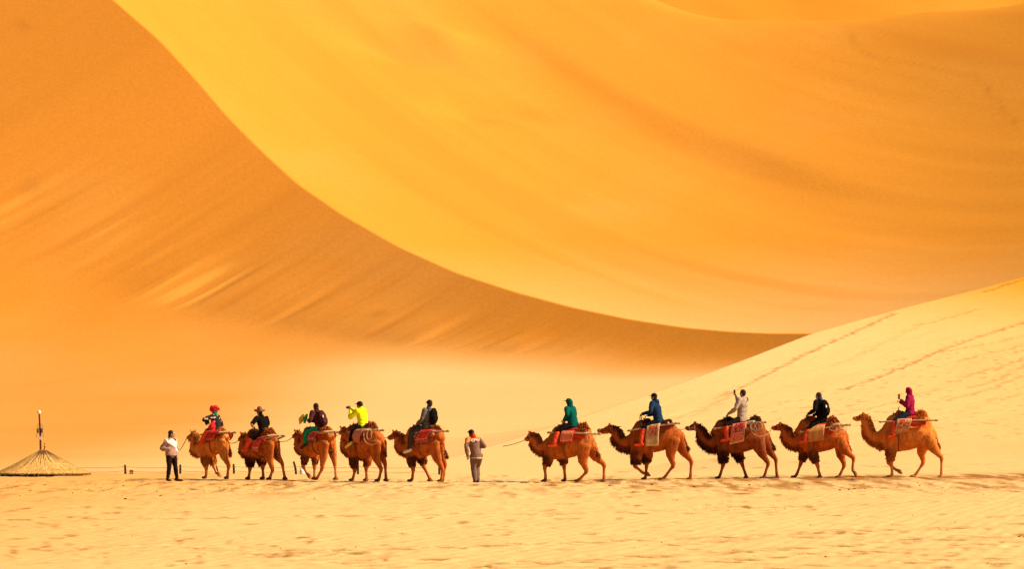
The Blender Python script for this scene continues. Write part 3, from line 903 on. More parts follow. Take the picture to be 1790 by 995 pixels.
def make_saddle(i, p, root, look, rider):
    rot = root.rotation_euler.z
    k, ts, hh, hw = trunk_profile(p)
    S, P = p['S'], p['P']
    FB, RB, TR = p['rug']
    zsp = lerp3(S, P, .5)[2] + .42 * k
    org = Vector((0, 0, zsp))
    o = empty("saddle", root.matrix_basis @ org, rot, look['saddle'], "saddle", "saddles on the camels")
    def t_at(x): return (x - S[0]) / (P[0] - S[0])
    def sect(x):
        t = float(np.clip(t_at(x), -.3, 1.25))
        c = lerp3(S, P, t)
        return c[2], float(np.interp(t, ts, hh)), float(np.interp(t, ts, hw))
    # rug draped over the padding and both flanks
    p0, p1 = p['pole']
    def pole_z(x): return p0[2] + (p1[2] - p0[2]) * (x - p0[0]) / (p1[0] - p0[0])
    roll_y = max(.30, sect((p0[0] + p1[0]) / 2)[2] * .92)
    nu, nv = 15, 31
    V, F, UV = [], [], []
    tilt = TR[0] - RB[0]
    r = random.Random(i)
    ph = [r.uniform(0, 6) for _ in range(4)]
    for a in range(nv):
        v = -1 + 2 * a / (nv - 1); av = abs(v)
        for c in range(nu):
            u = c / (nu - 1)
            x = FB[0] + (RB[0] - FB[0]) * (1.18 * u - .09) + (tilt if v > 0 else max(tilt, -.05)) * (1 - max(0, av - .32) / .68)
            zb_ = FB[2] + (RB[2] - FB[2]) * u
            zc, a_, b_ = sect(x)
            pz_ = pole_z(x)
            zcrown = max(zc + a_ + .05, min(rider['hip'][2] - .10, zc + a_ + .16))
            ys = [0, roll_y * .6, roll_y + .06, roll_y + .125, roll_y + .130, max(b_ * .9, roll_y) + .05]
            zs = [zcrown, max(zcrown - .06, pz_ + .07), pz_ + .065, pz_ - .03, (pz_ + zb_) / 2, zb_]
            bp = [0, .17, .30, .40, .70, 1.0]
            y = float(np.interp(av, bp, ys)); z = float(np.interp(av, bp, zs))
            y += (.016 * math.sin(u * 9 + ph[0] + 3 * av) + .010 * math.sin(u * 17 + ph[1])) * max(0, av - .3)
            V.append(Vector((x, math.copysign(y, v) if av > 1e-6 else 0.0, z)) - org)
            UV.append((u, av))
    for a in range(nv - 1):
        for c in range(nu - 1):
            q = a * nu + c
            F.append((q, q + nu, q + nu + 1, q + 1))
    me = raw_mesh("rug", V, F)
    ul = me.uv_layers.new(name="UVMap")
    for lp in me.loops: ul.data[lp.index].uv = UV[lp.vertex_index]
    ro = link("rug", me, rug_material("rug_weave", *look['rug']), o)
    sm = ro.modifiers.new("thickness", 'SOLIDIFY'); sm.thickness = .022; sm.offset = 1
    # seat cushion between the humps
    hx, hz = rider['hip'][0], rider['hip'][2]
    zc, a_, b_ = sect(hx)
    ctop = max(hz - .12, zc + a_ + .07)
    red = look['pad']
    sc = Solid()
    sc.tube([(hx + .20, 0, ctop - .02), (hx, 0, ctop - .05), (hx - .18, 0, ctop - .01)], [(.24 * k, .07), (.26 * k, .09), (.24 * k, .07)], n=14)
    if ctop - .12 > zc + a_:
        sc.tube([(hx + .16, 0, (ctop + zc + a_) / 2), (hx - .16, 0, (ctop + zc + a_) / 2)], [(.24 * k, (ctop - zc - a_) / 2 + .05)] * 2, n=14)
    link("seat_cushion", sc.mesh("seat_cushion", org), red, o)
    # stuffed side rolls and carrying poles
    p0, p1 = p['pole']
    for sd in (1, -1):
        ry = max(.30, sect((p0[0] + p1[0]) / 2)[2] * .92) * sd
        rx0, rx1 = H_x(p)
        zc0, a0, b0 = sect(rx0); zc1, a1, b1 = sect(rx1)
        pz = lambda x: p0[2] + (p1[2] - p0[2]) * (x - p0[0]) / (p1[0] - p0[0])
        pd = Solid().tube([(rx0, ry * .92, pz(rx0) - .08), ((rx0 + rx1) / 2, ry, pz((rx0 + rx1) / 2) - .09), (rx1, ry * .92, pz(rx1) - .08)], [.070 * k, .082 * k, .070 * k], n=12)
        link("pad", pd.mesh("pad", org), red, o)
        py = (abs(ry) + .045) * sd
        mid = lerp3(p0, p1, .5)
        cv = .35 if p['yaw'] > 30 else .92
        pl = Solid().tube([(p0[0], py, p0[2]), (mid[0], py, mid[2] + .012), (p1[0], py * cv, p1[2])], [.026, .030, .028], n=9)
        pl.tube([(p0[0] - .03, py, pz(p0[0] - .03)), (p0[0] - .08, py, pz(p0[0] - .08))], [.036, .036], n=9)
        pl.tube([(p1[0] + .05, py * cv, p1[2]), (p1[0] - .01, py * cv, p1[2])], [.038, .038], n=9)
        link("pole", pl.mesh("pole", org), M("bare_wood_pole", (.42, .26, .13), scale=22, bump=.004), o)
    xr = p1[0] + .30
    zc, a_, b_ = sect(xr)
    cr = Solid().tube([(xr, -.42 * k, p1[2] + .01), (xr, 0, max(p1[2] + .03, zc + a_ + .05)), (xr, .42 * k, p1[2] + .01)], [.026] * 3, n=8, side=(1, 0, 0))
    link("crossbar", cr.mesh("crossbar", org), M("bare_wood_pole", (.42, .26, .13)), o)
    # hand hoop at the front
    lh = Vector(rider['lhand'])
    hxf = max(lh.x + .03, hx + .26)
    zc, a_, b_ = sect(hxf)
    topz = min(max(hz + .20, zc + a_ + .22), max(lh.z - .02, zc + a_ + .18)) if look['hoop'] else zc + a_ + .22
    hp = Solid().tube([(hxf - .03, .20, zc + a_ - .06), (hxf + .02, .19, topz - .08), (hxf, .12, topz), (hxf, -.12, topz), (hxf + .02, -.19, topz - .08), (hxf - .03, -.20, zc + a_ - .06)], [.013] * 6, n=8)
    link("handle", hp.mesh("handle", org), M("dark_iron", (.03, .025, .022), rough=.5, spec=.4), o)
    # girth strap
    gx = FB[0] + (RB[0] - FB[0]) * .3
    zc, a_, b_ = sect(gx)
    gs = Solid().tube([(gx, (b_ + .02) * math.cos(q), zc + (a_ + .02) * math.sin(q)) for q in np.linspace(-math.pi * 1.2, math.pi * .2, 15)], [(.018, .010)] * 15, n=8, side=(1, 0, 0))
    link("girth", gs.mesh("girth", org), M("girth_webbing", (.16, .06, .025), scale=50), o)
    if look['coil']:
        cs = Solid()
        r = random.Random(40 + i)
        xk = p1[0] + .28
        zc, a_, b_ = sect(xk)
        for q in range(look['coil']):
            wdt, hgt = r.uniform(.10, .22), r.uniform(.18, .36)
            xs = xk + r.uniform(-.16, .16); yb = .37 * k + .02 + .012 * q
            cs.tube([(xs + wdt * math.sin(t) * (1 if t < math.pi else 1) - .02, yb + .05 * math.sin(t / 2) , p1[2] + .01 - hgt * (1 - math.cos(t)) / 2) for t in np.linspace(0, 2 * math.pi, 13)], [.011] * 13, n=6)
        if look['loop']:
            zc, a_, b_ = sect(p1[0] + .1)
            cs.tube([(xk + .10, .43 * k, p1[2]), (xk + .08, .45 * k, p1[2] - .25), (xk - .05, .455 * k, p1[2] - .42), (xk - .30, .43 * k, p1[2] - .46), (xk - .50, .30 * k, p1[2] - .36)], [.012] * 5, n=6)
        cs.tube([(xk + .2, .40 * k, p1[2] + .02), (xk, .2, max(p1[2] + .05, sect(xk)[0] + sect(xk)[1] + .06)), (xk - .1, -.3, p1[2] + .02)], [.013] * 3, n=6)
        link("rope_coil", cs.mesh("rope_coil", org), M("pale_rope", (.50, .37, .22), scale=60), o)
    return o

def H_x(p):
    return p['H1'][0] + .12, p['H2'][0] - .10

CAMEL_POSES = [
 dict(at=(-10.07, 122.00), yaw=45, S=[0.433, 0, 1.053], P=[-0.431, 0, 1.252], H1=[0.045, 0, 1.713], H2=[-0.401, 0, 1.695],
  neck=[[0.792, 0, 0.973], [1.003, 0, 1.03], [1.033, 0, 1.205], [0.973, 0, 1.438]], poll=[1.033, 0, 1.593], nose=[1.395, 0, 1.407],
  NF=[[0.271, 0.187, 1.036], [0.251, 0.179, 0.689], [0.186, 0.17, 0.361], [0.186, 0.17, 0.1], [0.246, 0.17, 0.0]], FF=[[0.445, -0.187, 1.033], [0.285, -0.179, 0.685], [0.186, -0.17, 0.415], [0.052, -0.17, 0.204], [-0.1, -0.17, 0.129]],
  NH=[[-0.591, 0.187, 1.215], [-0.729, 0.179, 0.813], [-0.955, 0.17, 0.469], [-0.925, 0.17, 0.104], [-0.896, 0.17, 0.0]], FH=[[-0.33, -0.187, 1.25], [-0.399, -0.179, 0.807], [-0.616, -0.17, 0.481], [-0.527, -0.17, 0.1], [-0.498, -0.17, 0.0]], lifted='FF',
  tail=[[-0.638, 0, 1.484], [-0.815, 0, 1.196], [-0.844, 0, 0.831]], rug=[[-0.041, 0.45, 1.233], [-0.427, 0.45, 1.331], [-0.665, 0.3, 1.639]], pole=[[0.274, 0.36, 1.491], [-0.984, 0.12, 1.572]]),
 dict(at=(-8.34, 120.50), yaw=47, S=[0.5, 0, 1.055], P=[-0.497, 0, 1.195], H1=[0.348, 0, 1.629], H2=[-0.377, 0, 1.727],
  neck=[[0.804, 0, 0.976], [0.988, 0, 1.071], [0.957, 0, 1.244], [0.835, 0, 1.417]], poll=[0.957, 0, 1.551], nose=[1.248, 0, 1.348],
  NF=[[0.389, 0.187, 1.019], [0.4, 0.179, 0.694], [0.42, 0.17, 0.369], [0.471, 0.17, 0.1], [0.502, 0.17, 0.0]], FF=[[0.458, -0.187, 1.035], [0.235, -0.179, 0.692], [0.164, -0.17, 0.407], [0.134, -0.17, 0.101], [0.149, -0.17, 0.0]],
  NH=[[-0.606, 0.187, 1.178], [-0.626, 0.179, 0.741], [-0.765, 0.17, 0.344], [-0.661, 0.17, 0.1], [-0.616, 0.17, 0.0]], FH=[[-0.448, -0.187, 1.213], [-0.578, -0.179, 0.814], [-0.858, -0.17, 0.551], [-0.978, -0.17, 0.134], [-1.037, -0.17, 0.0]], lifted='',
  tail=[[-0.707, 0, 1.405], [-0.797, 0, 1.14], [-0.797, 0, 0.836]], rug=[[0.093, 0.45, 0.928], [-0.239, 0.45, 0.892], [-0.535, 0.3, 1.596]], pole=[[0.205, 0.36, 1.231], [-1.033, 0.12, 1.464]]),
 dict(at=(-6.45, 120.00), yaw=46, S=[0.45, 0, 1.118], P=[-0.448, 0, 1.275], H1=[0.305, 0, 1.728], H2=[-0.448, 0, 1.786],
  neck=[[0.771, 0, 1.058], [0.946, 0, 1.114], [1.005, 0, 1.267], [0.946, 0, 1.458]], poll=[1.005, 0, 1.63], nose=[1.284, 0, 1.457],
  NF=[[0.379, 0.187, 1.081], [0.447, 0.179, 0.757], [0.544, 0.17, 0.452], [0.311, 0.17, 0.188], [0.224, 0.17, 0.113]], FF=[[0.463, -0.187, 1.078], [0.337, -0.179, 0.755], [0.356, -0.17, 0.431], [0.356, -0.17, 0.107], [0.385, -0.17, 0.0]],
  NH=[[-0.518, 0.187, 1.22], [-0.48, 0.179, 0.765], [-0.412, 0.17, 0.386], [-0.211, 0.17, 0.1], [-0.124, 0.17, 0.0]], FH=[[-0.435, -0.187, 1.274], [-0.56, -0.179, 0.858], [-0.67, -0.17, 0.518], [-0.727, -0.17, 0.102], [-0.742, -0.17, 0.0]], lifted='NF',
  tail=[[-0.591, 0, 1.465], [-0.706, 0, 1.22], [-0.706, 0, 0.917]], rug=[[0.015, 0.45, 1.275], [-0.361, 0.45, 1.277], [-0.389, 0.3, 1.674]], pole=[[0.236, 0.36, 1.482], [-1.015, 0.12, 1.6]]),
 dict(at=(-4.73, 117.50), yaw=40, S=[0.466, 0, 1.104], P=[-0.464, 0, 1.276], H1=[0.466, 0, 1.868], H2=[-0.188, 0, 1.925],
  neck=[[0.694, 0, 1.046], [0.896, 0, 1.139], [0.96, 0, 1.325], [0.922, 0, 1.568]], poll=[0.998, 0, 1.755], nose=[1.201, 0, 1.586],
  NF=[[0.396, 0.187, 1.068], [0.429, 0.179, 0.696], [0.361, 0.17, 0.361], [0.424, 0.17, 0.1], [0.474, 0.17, 0.0]], FF=[[0.334, -0.187, 1.066], [0.1, -0.179, 0.732], [0.167, -0.17, 0.415], [0.142, -0.17, 0.1], [0.155, -0.17, 0.0]],
  NH=[[-0.533, 0.187, 1.222], [-0.575, 0.179, 0.796], [-0.792, 0.17, 0.41], [-0.717, 0.17, 0.1], [-0.655, 0.17, 0.0]], FH=[[-0.445, -0.187, 1.256], [-0.527, -0.179, 0.83], [-0.66, -0.17, 0.553], [-0.697, -0.17, 0.127], [-0.735, -0.17, 0.0]], lifted='',
  tail=[[-0.638, 0, 1.5], [-0.763, 0, 1.204], [-0.813, 0, 0.871]], rug=[[0.28, 0.45, 1.294], [-0.021, 0.45, 1.258], [-0.185, 0.3, 1.648]], pole=[[0.489, 0.36, 1.59], [-0.622, 0.12, 1.667]]),
 dict(at=(-2.81, 116.50), yaw=34, S=[0.419, 0, 1.132], P=[-0.417, 0, 1.247], H1=[0.283, 0, 1.816], H2=[-0.417, 0, 1.835],
  neck=[[0.646, 0, 1.057], [0.874, 0, 1.074], [1.034, 0, 1.24], [1.034, 0, 1.481]], poll=[1.148, 0, 1.629], nose=[1.48, 0, 1.442],
  NF=[[0.399, 0.187, 1.096], [0.428, 0.179, 0.727], [0.343, 0.17, 0.414], [0.366, 0.17, 0.1], [0.434, 0.17, 0.0]], FF=[[0.394, -0.187, 1.094], [0.229, -0.179, 0.743], [0.155, -0.17, 0.485], [-0.049, -0.17, 0.155], [-0.117, -0.17, 0.0]],
  NH=[[-0.459, 0.187, 1.211], [-0.611, 0.179, 0.79], [-0.807, 0.17, 0.424], [-0.784, 0.17, 0.112], [-0.74, 0.17, 0.0]], FH=[[-0.398, -0.187, 1.245], [-0.517, -0.179, 0.841], [-0.68, -0.17, 0.566], [-0.613, -0.17, 0.16], [-0.568, -0.17, 0.0]], lifted='',
  tail=[[-0.62, 0, 1.468], [-0.755, 0, 1.175], [-0.844, 0, 0.826]], rug=[[0.143, 0.45, 1.192], [-0.308, 0.45, 1.249], [-0.539, 0.3, 1.726]], pole=[[0.434, 0.36, 1.558], [-0.839, 0.12, 1.644]]),
 dict(at=(1.86, 116.50), yaw=14, S=[0.531, 0, 1.142], P=[-0.529, 0, 1.181], H1=[0.189, 0, 1.862], H2=[-0.435, 0, 1.9],
  neck=[[0.777, 0, 1.105], [0.986, 0, 1.104], [1.157, 0, 1.252], [1.186, 0, 1.473]], poll=[1.272, 0, 1.603], nose=[1.5, 0, 1.38],
  NF=[[0.581, 0.187, 1.088], [0.659, 0.179, 0.738], [0.784, 0.17, 0.479], [0.756, 0.17, 0.11], [0.775, 0.17, 0.0]], FF=[[0.423, -0.187, 1.104], [0.25, -0.179, 0.772], [0.229, -0.17, 0.513], [0.191, -0.17, 0.125], [0.201, -0.17, 0.0]],
  NH=[[-0.497, 0.187, 1.146], [-0.476, 0.179, 0.704], [-0.596, 0.17, 0.355], [-0.398, 0.17, 0.1], [-0.304, 0.17, 0.0]], FH=[[-0.6, -0.187, 1.198], [-0.81, -0.179, 0.83], [-1.095, -0.17, 0.555], [-1.095, -0.17, 0.149], [-1.095, -0.17, 0.0]], lifted='',
  tail=[[-0.737, 0, 1.421], [-0.85, 0, 1.127], [-0.945, 0, 0.832]], rug=[[0.216, 0.45, 1.257], [-0.142, 0.45, 1.294], [-0.202, 0.3, 1.643]], pole=[[0.653, 0.36, 1.596], [-0.925, 0.33, 1.552]]),
 dict(at=(4.77, 119.00), yaw=9, S=[0.588, 0, 1.29], P=[-0.587, 0, 1.366], H1=[0.341, 0, 2.006], H2=[-0.341, 0, 1.987],
  neck=[[0.854, 0, 1.214], [1.12, 0, 1.232], [1.329, 0, 1.383], [1.386, 0, 1.628]], poll=[1.519, 0, 1.798], nose=[1.976, 0, 1.647],
  NF=[[0.66, 0.187, 1.234], [0.661, 0.179, 0.801], [0.7, 0.17, 0.462], [0.434, 0.17, 0.237], [0.283, 0.17, 0.181]], FF=[[0.497, -0.187, 1.232], [0.344, -0.179, 0.836], [0.362, -0.17, 0.496], [0.39, -0.17, 0.1], [0.419, -0.17, 0.0]],
  NH=[[-0.532, 0.187, 1.33], [-0.475, 0.179, 0.86], [-0.559, 0.17, 0.484], [-0.304, 0.17, 0.126], [-0.19, 0.17, 0.0]], FH=[[-0.68, -0.187, 1.346], [-0.889, -0.179, 0.932], [-1.117, -0.17, 0.612], [-1.098, -0.17, 0.141], [-1.079, -0.17, 0.0]], lifted='NF',
  tail=[[-0.814, 0, 1.592], [-0.946, 0, 1.31], [-1.041, 0, 1.009]], rug=[[0.306, 0.45, 1.124], [-0.053, 0.45, 1.143], [-0.111, 0.3, 1.837]], pole=[[0.922, 0.36, 1.621], [-0.7, 0.33, 1.875]]),
 dict(at=(7.66, 120.00), yaw=13, S=[0.567, 0, 1.3], P=[-0.566, 0, 1.321], H1=[0.49, 0, 2.042], H2=[-0.413, 0, 2.08],
  neck=[[0.818, 0, 1.205], [1.068, 0, 1.185], [1.3, 0, 1.318], [1.435, 0, 1.603]], poll=[1.57, 0, 1.851], nose=[1.938, 0, 1.717],
  NF=[[0.632, 0.187, 1.244], [0.633, 0.179, 0.827], [0.635, 0.17, 0.466], [0.731, 0.17, 0.104], [0.789, 0.17, 0.0]], FF=[[0.445, -0.187, 1.242], [0.174, -0.179, 0.862], [0.057, -0.17, 0.52], [-0.078, -0.17, 0.121], [-0.116, -0.17, 0.0]],
  NH=[[-0.5, 0.187, 1.284], [-0.671, 0.179, 0.868], [-0.88, 0.17, 0.527], [-0.765, 0.17, 0.129], [-0.708, 0.17, 0.0]], FH=[[-0.651, -0.187, 1.32], [-0.864, -0.179, 0.959], [-1.076, -0.17, 0.656], [-1.114, -0.17, 0.163], [-1.152, -0.17, 0.0]], lifted='',
  tail=[[-0.815, 0, 1.587], [-0.949, 0, 1.303], [-1.045, 0, 1.018]], rug=[[0.338, 0.45, 1.152], [-0.064, 0.45, 1.266], [-0.155, 0.3, 1.872]], pole=[[0.929, 0.36, 1.663], [-0.714, 0.33, 1.891]]),
 dict(at=(10.38, 120.50), yaw=12, S=[0.527, 0, 1.287], P=[-0.526, 0, 1.326], H1=[0.393, 0, 2.069], H2=[-0.297, 0, 2.05],
  neck=[[0.757, 0, 1.21], [1.007, 0, 1.19], [1.238, 0, 1.362], [1.295, 0, 1.63]], poll=[1.411, 0, 1.821], nose=[1.738, 0, 1.715],
  NF=[[0.503, 0.187, 1.231], [0.332, 0.179, 0.812], [0.18, 0.17, 0.45], [0.103, 0.17, 0.107], [0.065, 0.17, 0.0]], FF=[[0.474, -0.187, 1.247], [0.684, -0.179, 0.845], [0.779, -0.17, 0.501], [0.914, -0.17, 0.1], [0.991, -0.17, 0.0]],
  NH=[[-0.51, 0.187, 1.27], [-0.757, 0.179, 0.947], [-1.023, 0.17, 0.682], [-1.004, 0.17, 0.282], [-1.099, 0.17, 0.131]], FH=[[-0.58, -0.187, 1.325], [-0.562, -0.179, 0.81], [-0.678, -0.17, 0.448], [-0.544, -0.17, 0.1], [-0.487, -0.17, 0.0]], lifted='NH',
  tail=[[-0.698, 0, 1.536], [-0.832, 0, 1.232], [-0.889, 0, 0.927]], rug=[[0.431, 0.45, 1.214], [-0.027, 0.45, 1.291], [-0.047, 0.3, 1.803]], pole=[[0.749, 0.36, 1.536], [-0.851, 0.33, 1.785]]),
 dict(at=(13.25, 121.00), yaw=6, S=[0.61, 0, 1.331], P=[-0.609, 0, 1.389], H1=[0.267, 0, 2.212], H2=[-0.438, 0, 2.231],
  neck=[[0.838, 0, 1.292], [1.086, 0, 1.311], [1.315, 0, 1.503], [1.391, 0, 1.79]], poll=[1.449, 0, 2.135], nose=[1.831, 0, 2.011],
  NF=[[0.647, 0.187, 1.274], [0.571, 0.179, 0.815], [0.552, 0.17, 0.471], [0.514, 0.17, 0.107], [0.571, 0.17, 0.0]], FF=[[0.571, -0.187, 1.291], [0.514, -0.179, 0.869], [0.648, -0.17, 0.504], [0.419, -0.17, 0.274], [0.266, -0.17, 0.179]],
  NH=[[-0.588, 0.187, 1.352], [-0.873, 0.179, 0.97], [-1.12, 0.17, 0.664], [-1.12, 0.17, 0.148], [-1.12, 0.17, 0.0]], FH=[[-0.63, -0.187, 1.388], [-0.458, -0.179, 0.87], [-0.515, -0.17, 0.506], [-0.287, -0.17, 0.103], [-0.191, -0.17, 0.0]], lifted='FF',
  tail=[[-0.837, 0, 1.676], [-0.97, 0, 1.351], [-1.027, 0, 0.968]], rug=[[0.438, 0.45, 1.439], [0.021, 0.45, 1.544], [-0.094, 0.3, 2.002]], pole=[[0.951, 0.36, 1.868], [-0.966, 0.33, 1.925]]),
]
RIDER_POSES = [
 dict(hip=[-0.193, 0, 1.598], neck=[-0.074, 0, 2.157], head=[-0.045, 0, 2.311], knee=[-0.077, 0.38, 1.579], ankle=[0.096, 0.46, 1.271], toe=[0.251, 0.48, 1.193], lhand=[0.094, 0.16, 1.925], rhand=[0.299, -0.14, 1.828]),
 dict(hip=[-0.136, 0, 1.574], neck=[0.015, 0, 2.108], head=[0.121, 0, 2.232], knee=[0.089, 0.38, 1.403], ankle=[0.278, 0.46, 1.06], toe=[0.511, 0.48, 0.982], lhand=[0.15, 0.16, 1.688], rhand=[0.339, -0.14, 1.667]),
 dict(hip=[-0.159, 0, 1.71], neck=[0.043, 0, 2.298], head=[0.101, 0, 2.431], knee=[0.154, 0.38, 1.577], ankle=[0.12, 0.46, 1.217], toe=[0.241, 0.48, 1.084], lhand=[0.294, 0.16, 1.994], rhand=[0.525, -0.14, 1.955]),
 dict(hip=[0.138, 0, 1.757], neck=[0.239, 0, 2.353], head=[0.302, 0, 2.483], knee=[0.257, 0.38, 1.609], ankle=[0.296, 0.46, 1.294], toe=[0.379, 0.48, 1.182], lhand=[0.559, 0.16, 2.362], rhand=[0.873, -0.14, 2.391]),
 dict(hip=[-0.124, 0, 1.761], neck=[-0.169, 0, 2.369], head=[-0.181, 0, 2.526], knee=[0.261, 0.38, 1.577], ankle=[0.294, 0.46, 1.081], toe=[0.483, 0.48, 0.969], lhand=[0.214, 0.16, 1.835], rhand=[0.315, -0.14, 1.834]),
 dict(hip=[-0.114, 0, 1.844], neck=[-0.019, 0, 2.416], head=[0.019, 0, 2.563], knee=[0.308, 0.38, 1.643], ankle=[0.403, 0.46, 1.238], toe=[0.568, 0.48, 1.238], lhand=[0.152, 0.16, 1.982], rhand=[0.26, -0.14, 1.991]),
 dict(hip=[-0.057, 0, 1.931], neck=[0.076, 0, 2.59], head=[0.095, 0, 2.741], knee=[0.39, 0.38, 1.725], ankle=[0.475, 0.46, 1.237], toe=[0.718, 0.48, 1.199], lhand=[0.492, 0.16, 2.175], rhand=[0.358, -0.14, 2.119]),
 dict(hip=[0.029, 0, 1.985], neck=[-0.01, 0, 2.688], head=[-0.0, 0, 2.849], knee=[0.484, 0.38, 1.777], ankle=[0.451, 0.46, 1.379], toe=[0.639, 0.48, 1.303], lhand=[0.483, 0.16, 2.146], rhand=[0.264, -0.14, 2.803]),
 dict(hip=[0.048, 0, 1.955], neck=[0.105, 0, 2.603], head=[0.163, 0, 2.747], knee=[0.459, 0.38, 1.632], ankle=[0.563, 0.46, 1.29], toe=[0.809, 0.48, 1.204], lhand=[0.506, 0.16, 2.127], rhand=[0.391, -0.14, 2.088]),
 dict(hip=[-0.076, 0, 2.164], neck=[-0.067, 0, 2.748], head=[-0.029, 0, 2.892], knee=[0.457, 0.38, 1.887], ankle=[0.495, 0.46, 1.467], toe=[0.723, 0.48, 1.334], lhand=[0.257, 0.16, 2.633], rhand=[0.285, -0.14, 2.557]),
]


# ------------------------------------------------------------------ people
SKIN = (.42, .21, .12)

def two_bone(a, b, l1, l2, pole):
    a, b, pole = Vector(a), Vector(b), Vector(pole)
    d = b - a
    L = min(d.length, (l1 + l2) * .995)
    dn = d.normalized() if d.length > 1e-6 else Vector((1, 0, 0))
    x = (l1 * l1 - l2 * l2 + L * L) / (2 * L)
    h = math.sqrt(max(0, l1 * l1 - x * x))
    pp = pole - dn * pole.dot(dn)
    pp = pp.normalized() if pp.length > 1e-6 else dn.orthogonal().normalized()
    return a + dn * x + pp * h

def hand(s, wrist, elbow, side, curl=.6, back=Vector((0, 0, 1))):
    """palm, four unequal curled fingers and a thumb leaving the side of the palm"""
    d = (wrist - elbow).normalized()
    lat = d.cross(back)
    lat = lat.normalized() if lat.length > 1e-4 else Vector((0, 1, 0))
    nrm = lat.cross(d).normalized()
    lat *= side
    pc = wrist + d * .045
    s.tube([wrist - d * .01, pc, wrist + d * .085], [(.026, .017), (.040, .016), (.038, .014)], n=10, side=tuple(lat))
    for k, (off, ln) in enumerate(((-.028, .068), (-.010, .078), (.009, .072), (.026, .056))):
        b0 = wrist + d * .085 + lat * off
        a1, a2 = curl * .7, curl * 1.6
        b1 = b0 + (d * math.cos(a1) - nrm * math.sin(a1)) * ln * .5
        b2 = b1 + (d * math.cos(a2) - nrm * math.sin(a2)) * ln * .5
        s.tube([b0 - d * .012, b0, b1, b2], [.0098, .0098, .0092, .0080], n=8)
    t0 = wrist + d * .025 - lat * .032
    t1 = t0 + (d * .7 - lat * .7).normalized() * .035
    t2 = t1 + (d * .85 - nrm * .5 - lat * .1).normalized() * .030
    s.tube([t0, t1, t2], [.013, .0115, .009], n=8)

def cloth(key, col, **k):
    return M(key, col, rough=1.0, var=.30, scale=7.0, bump=.022, bscale=11.0, spec=.0, **k)

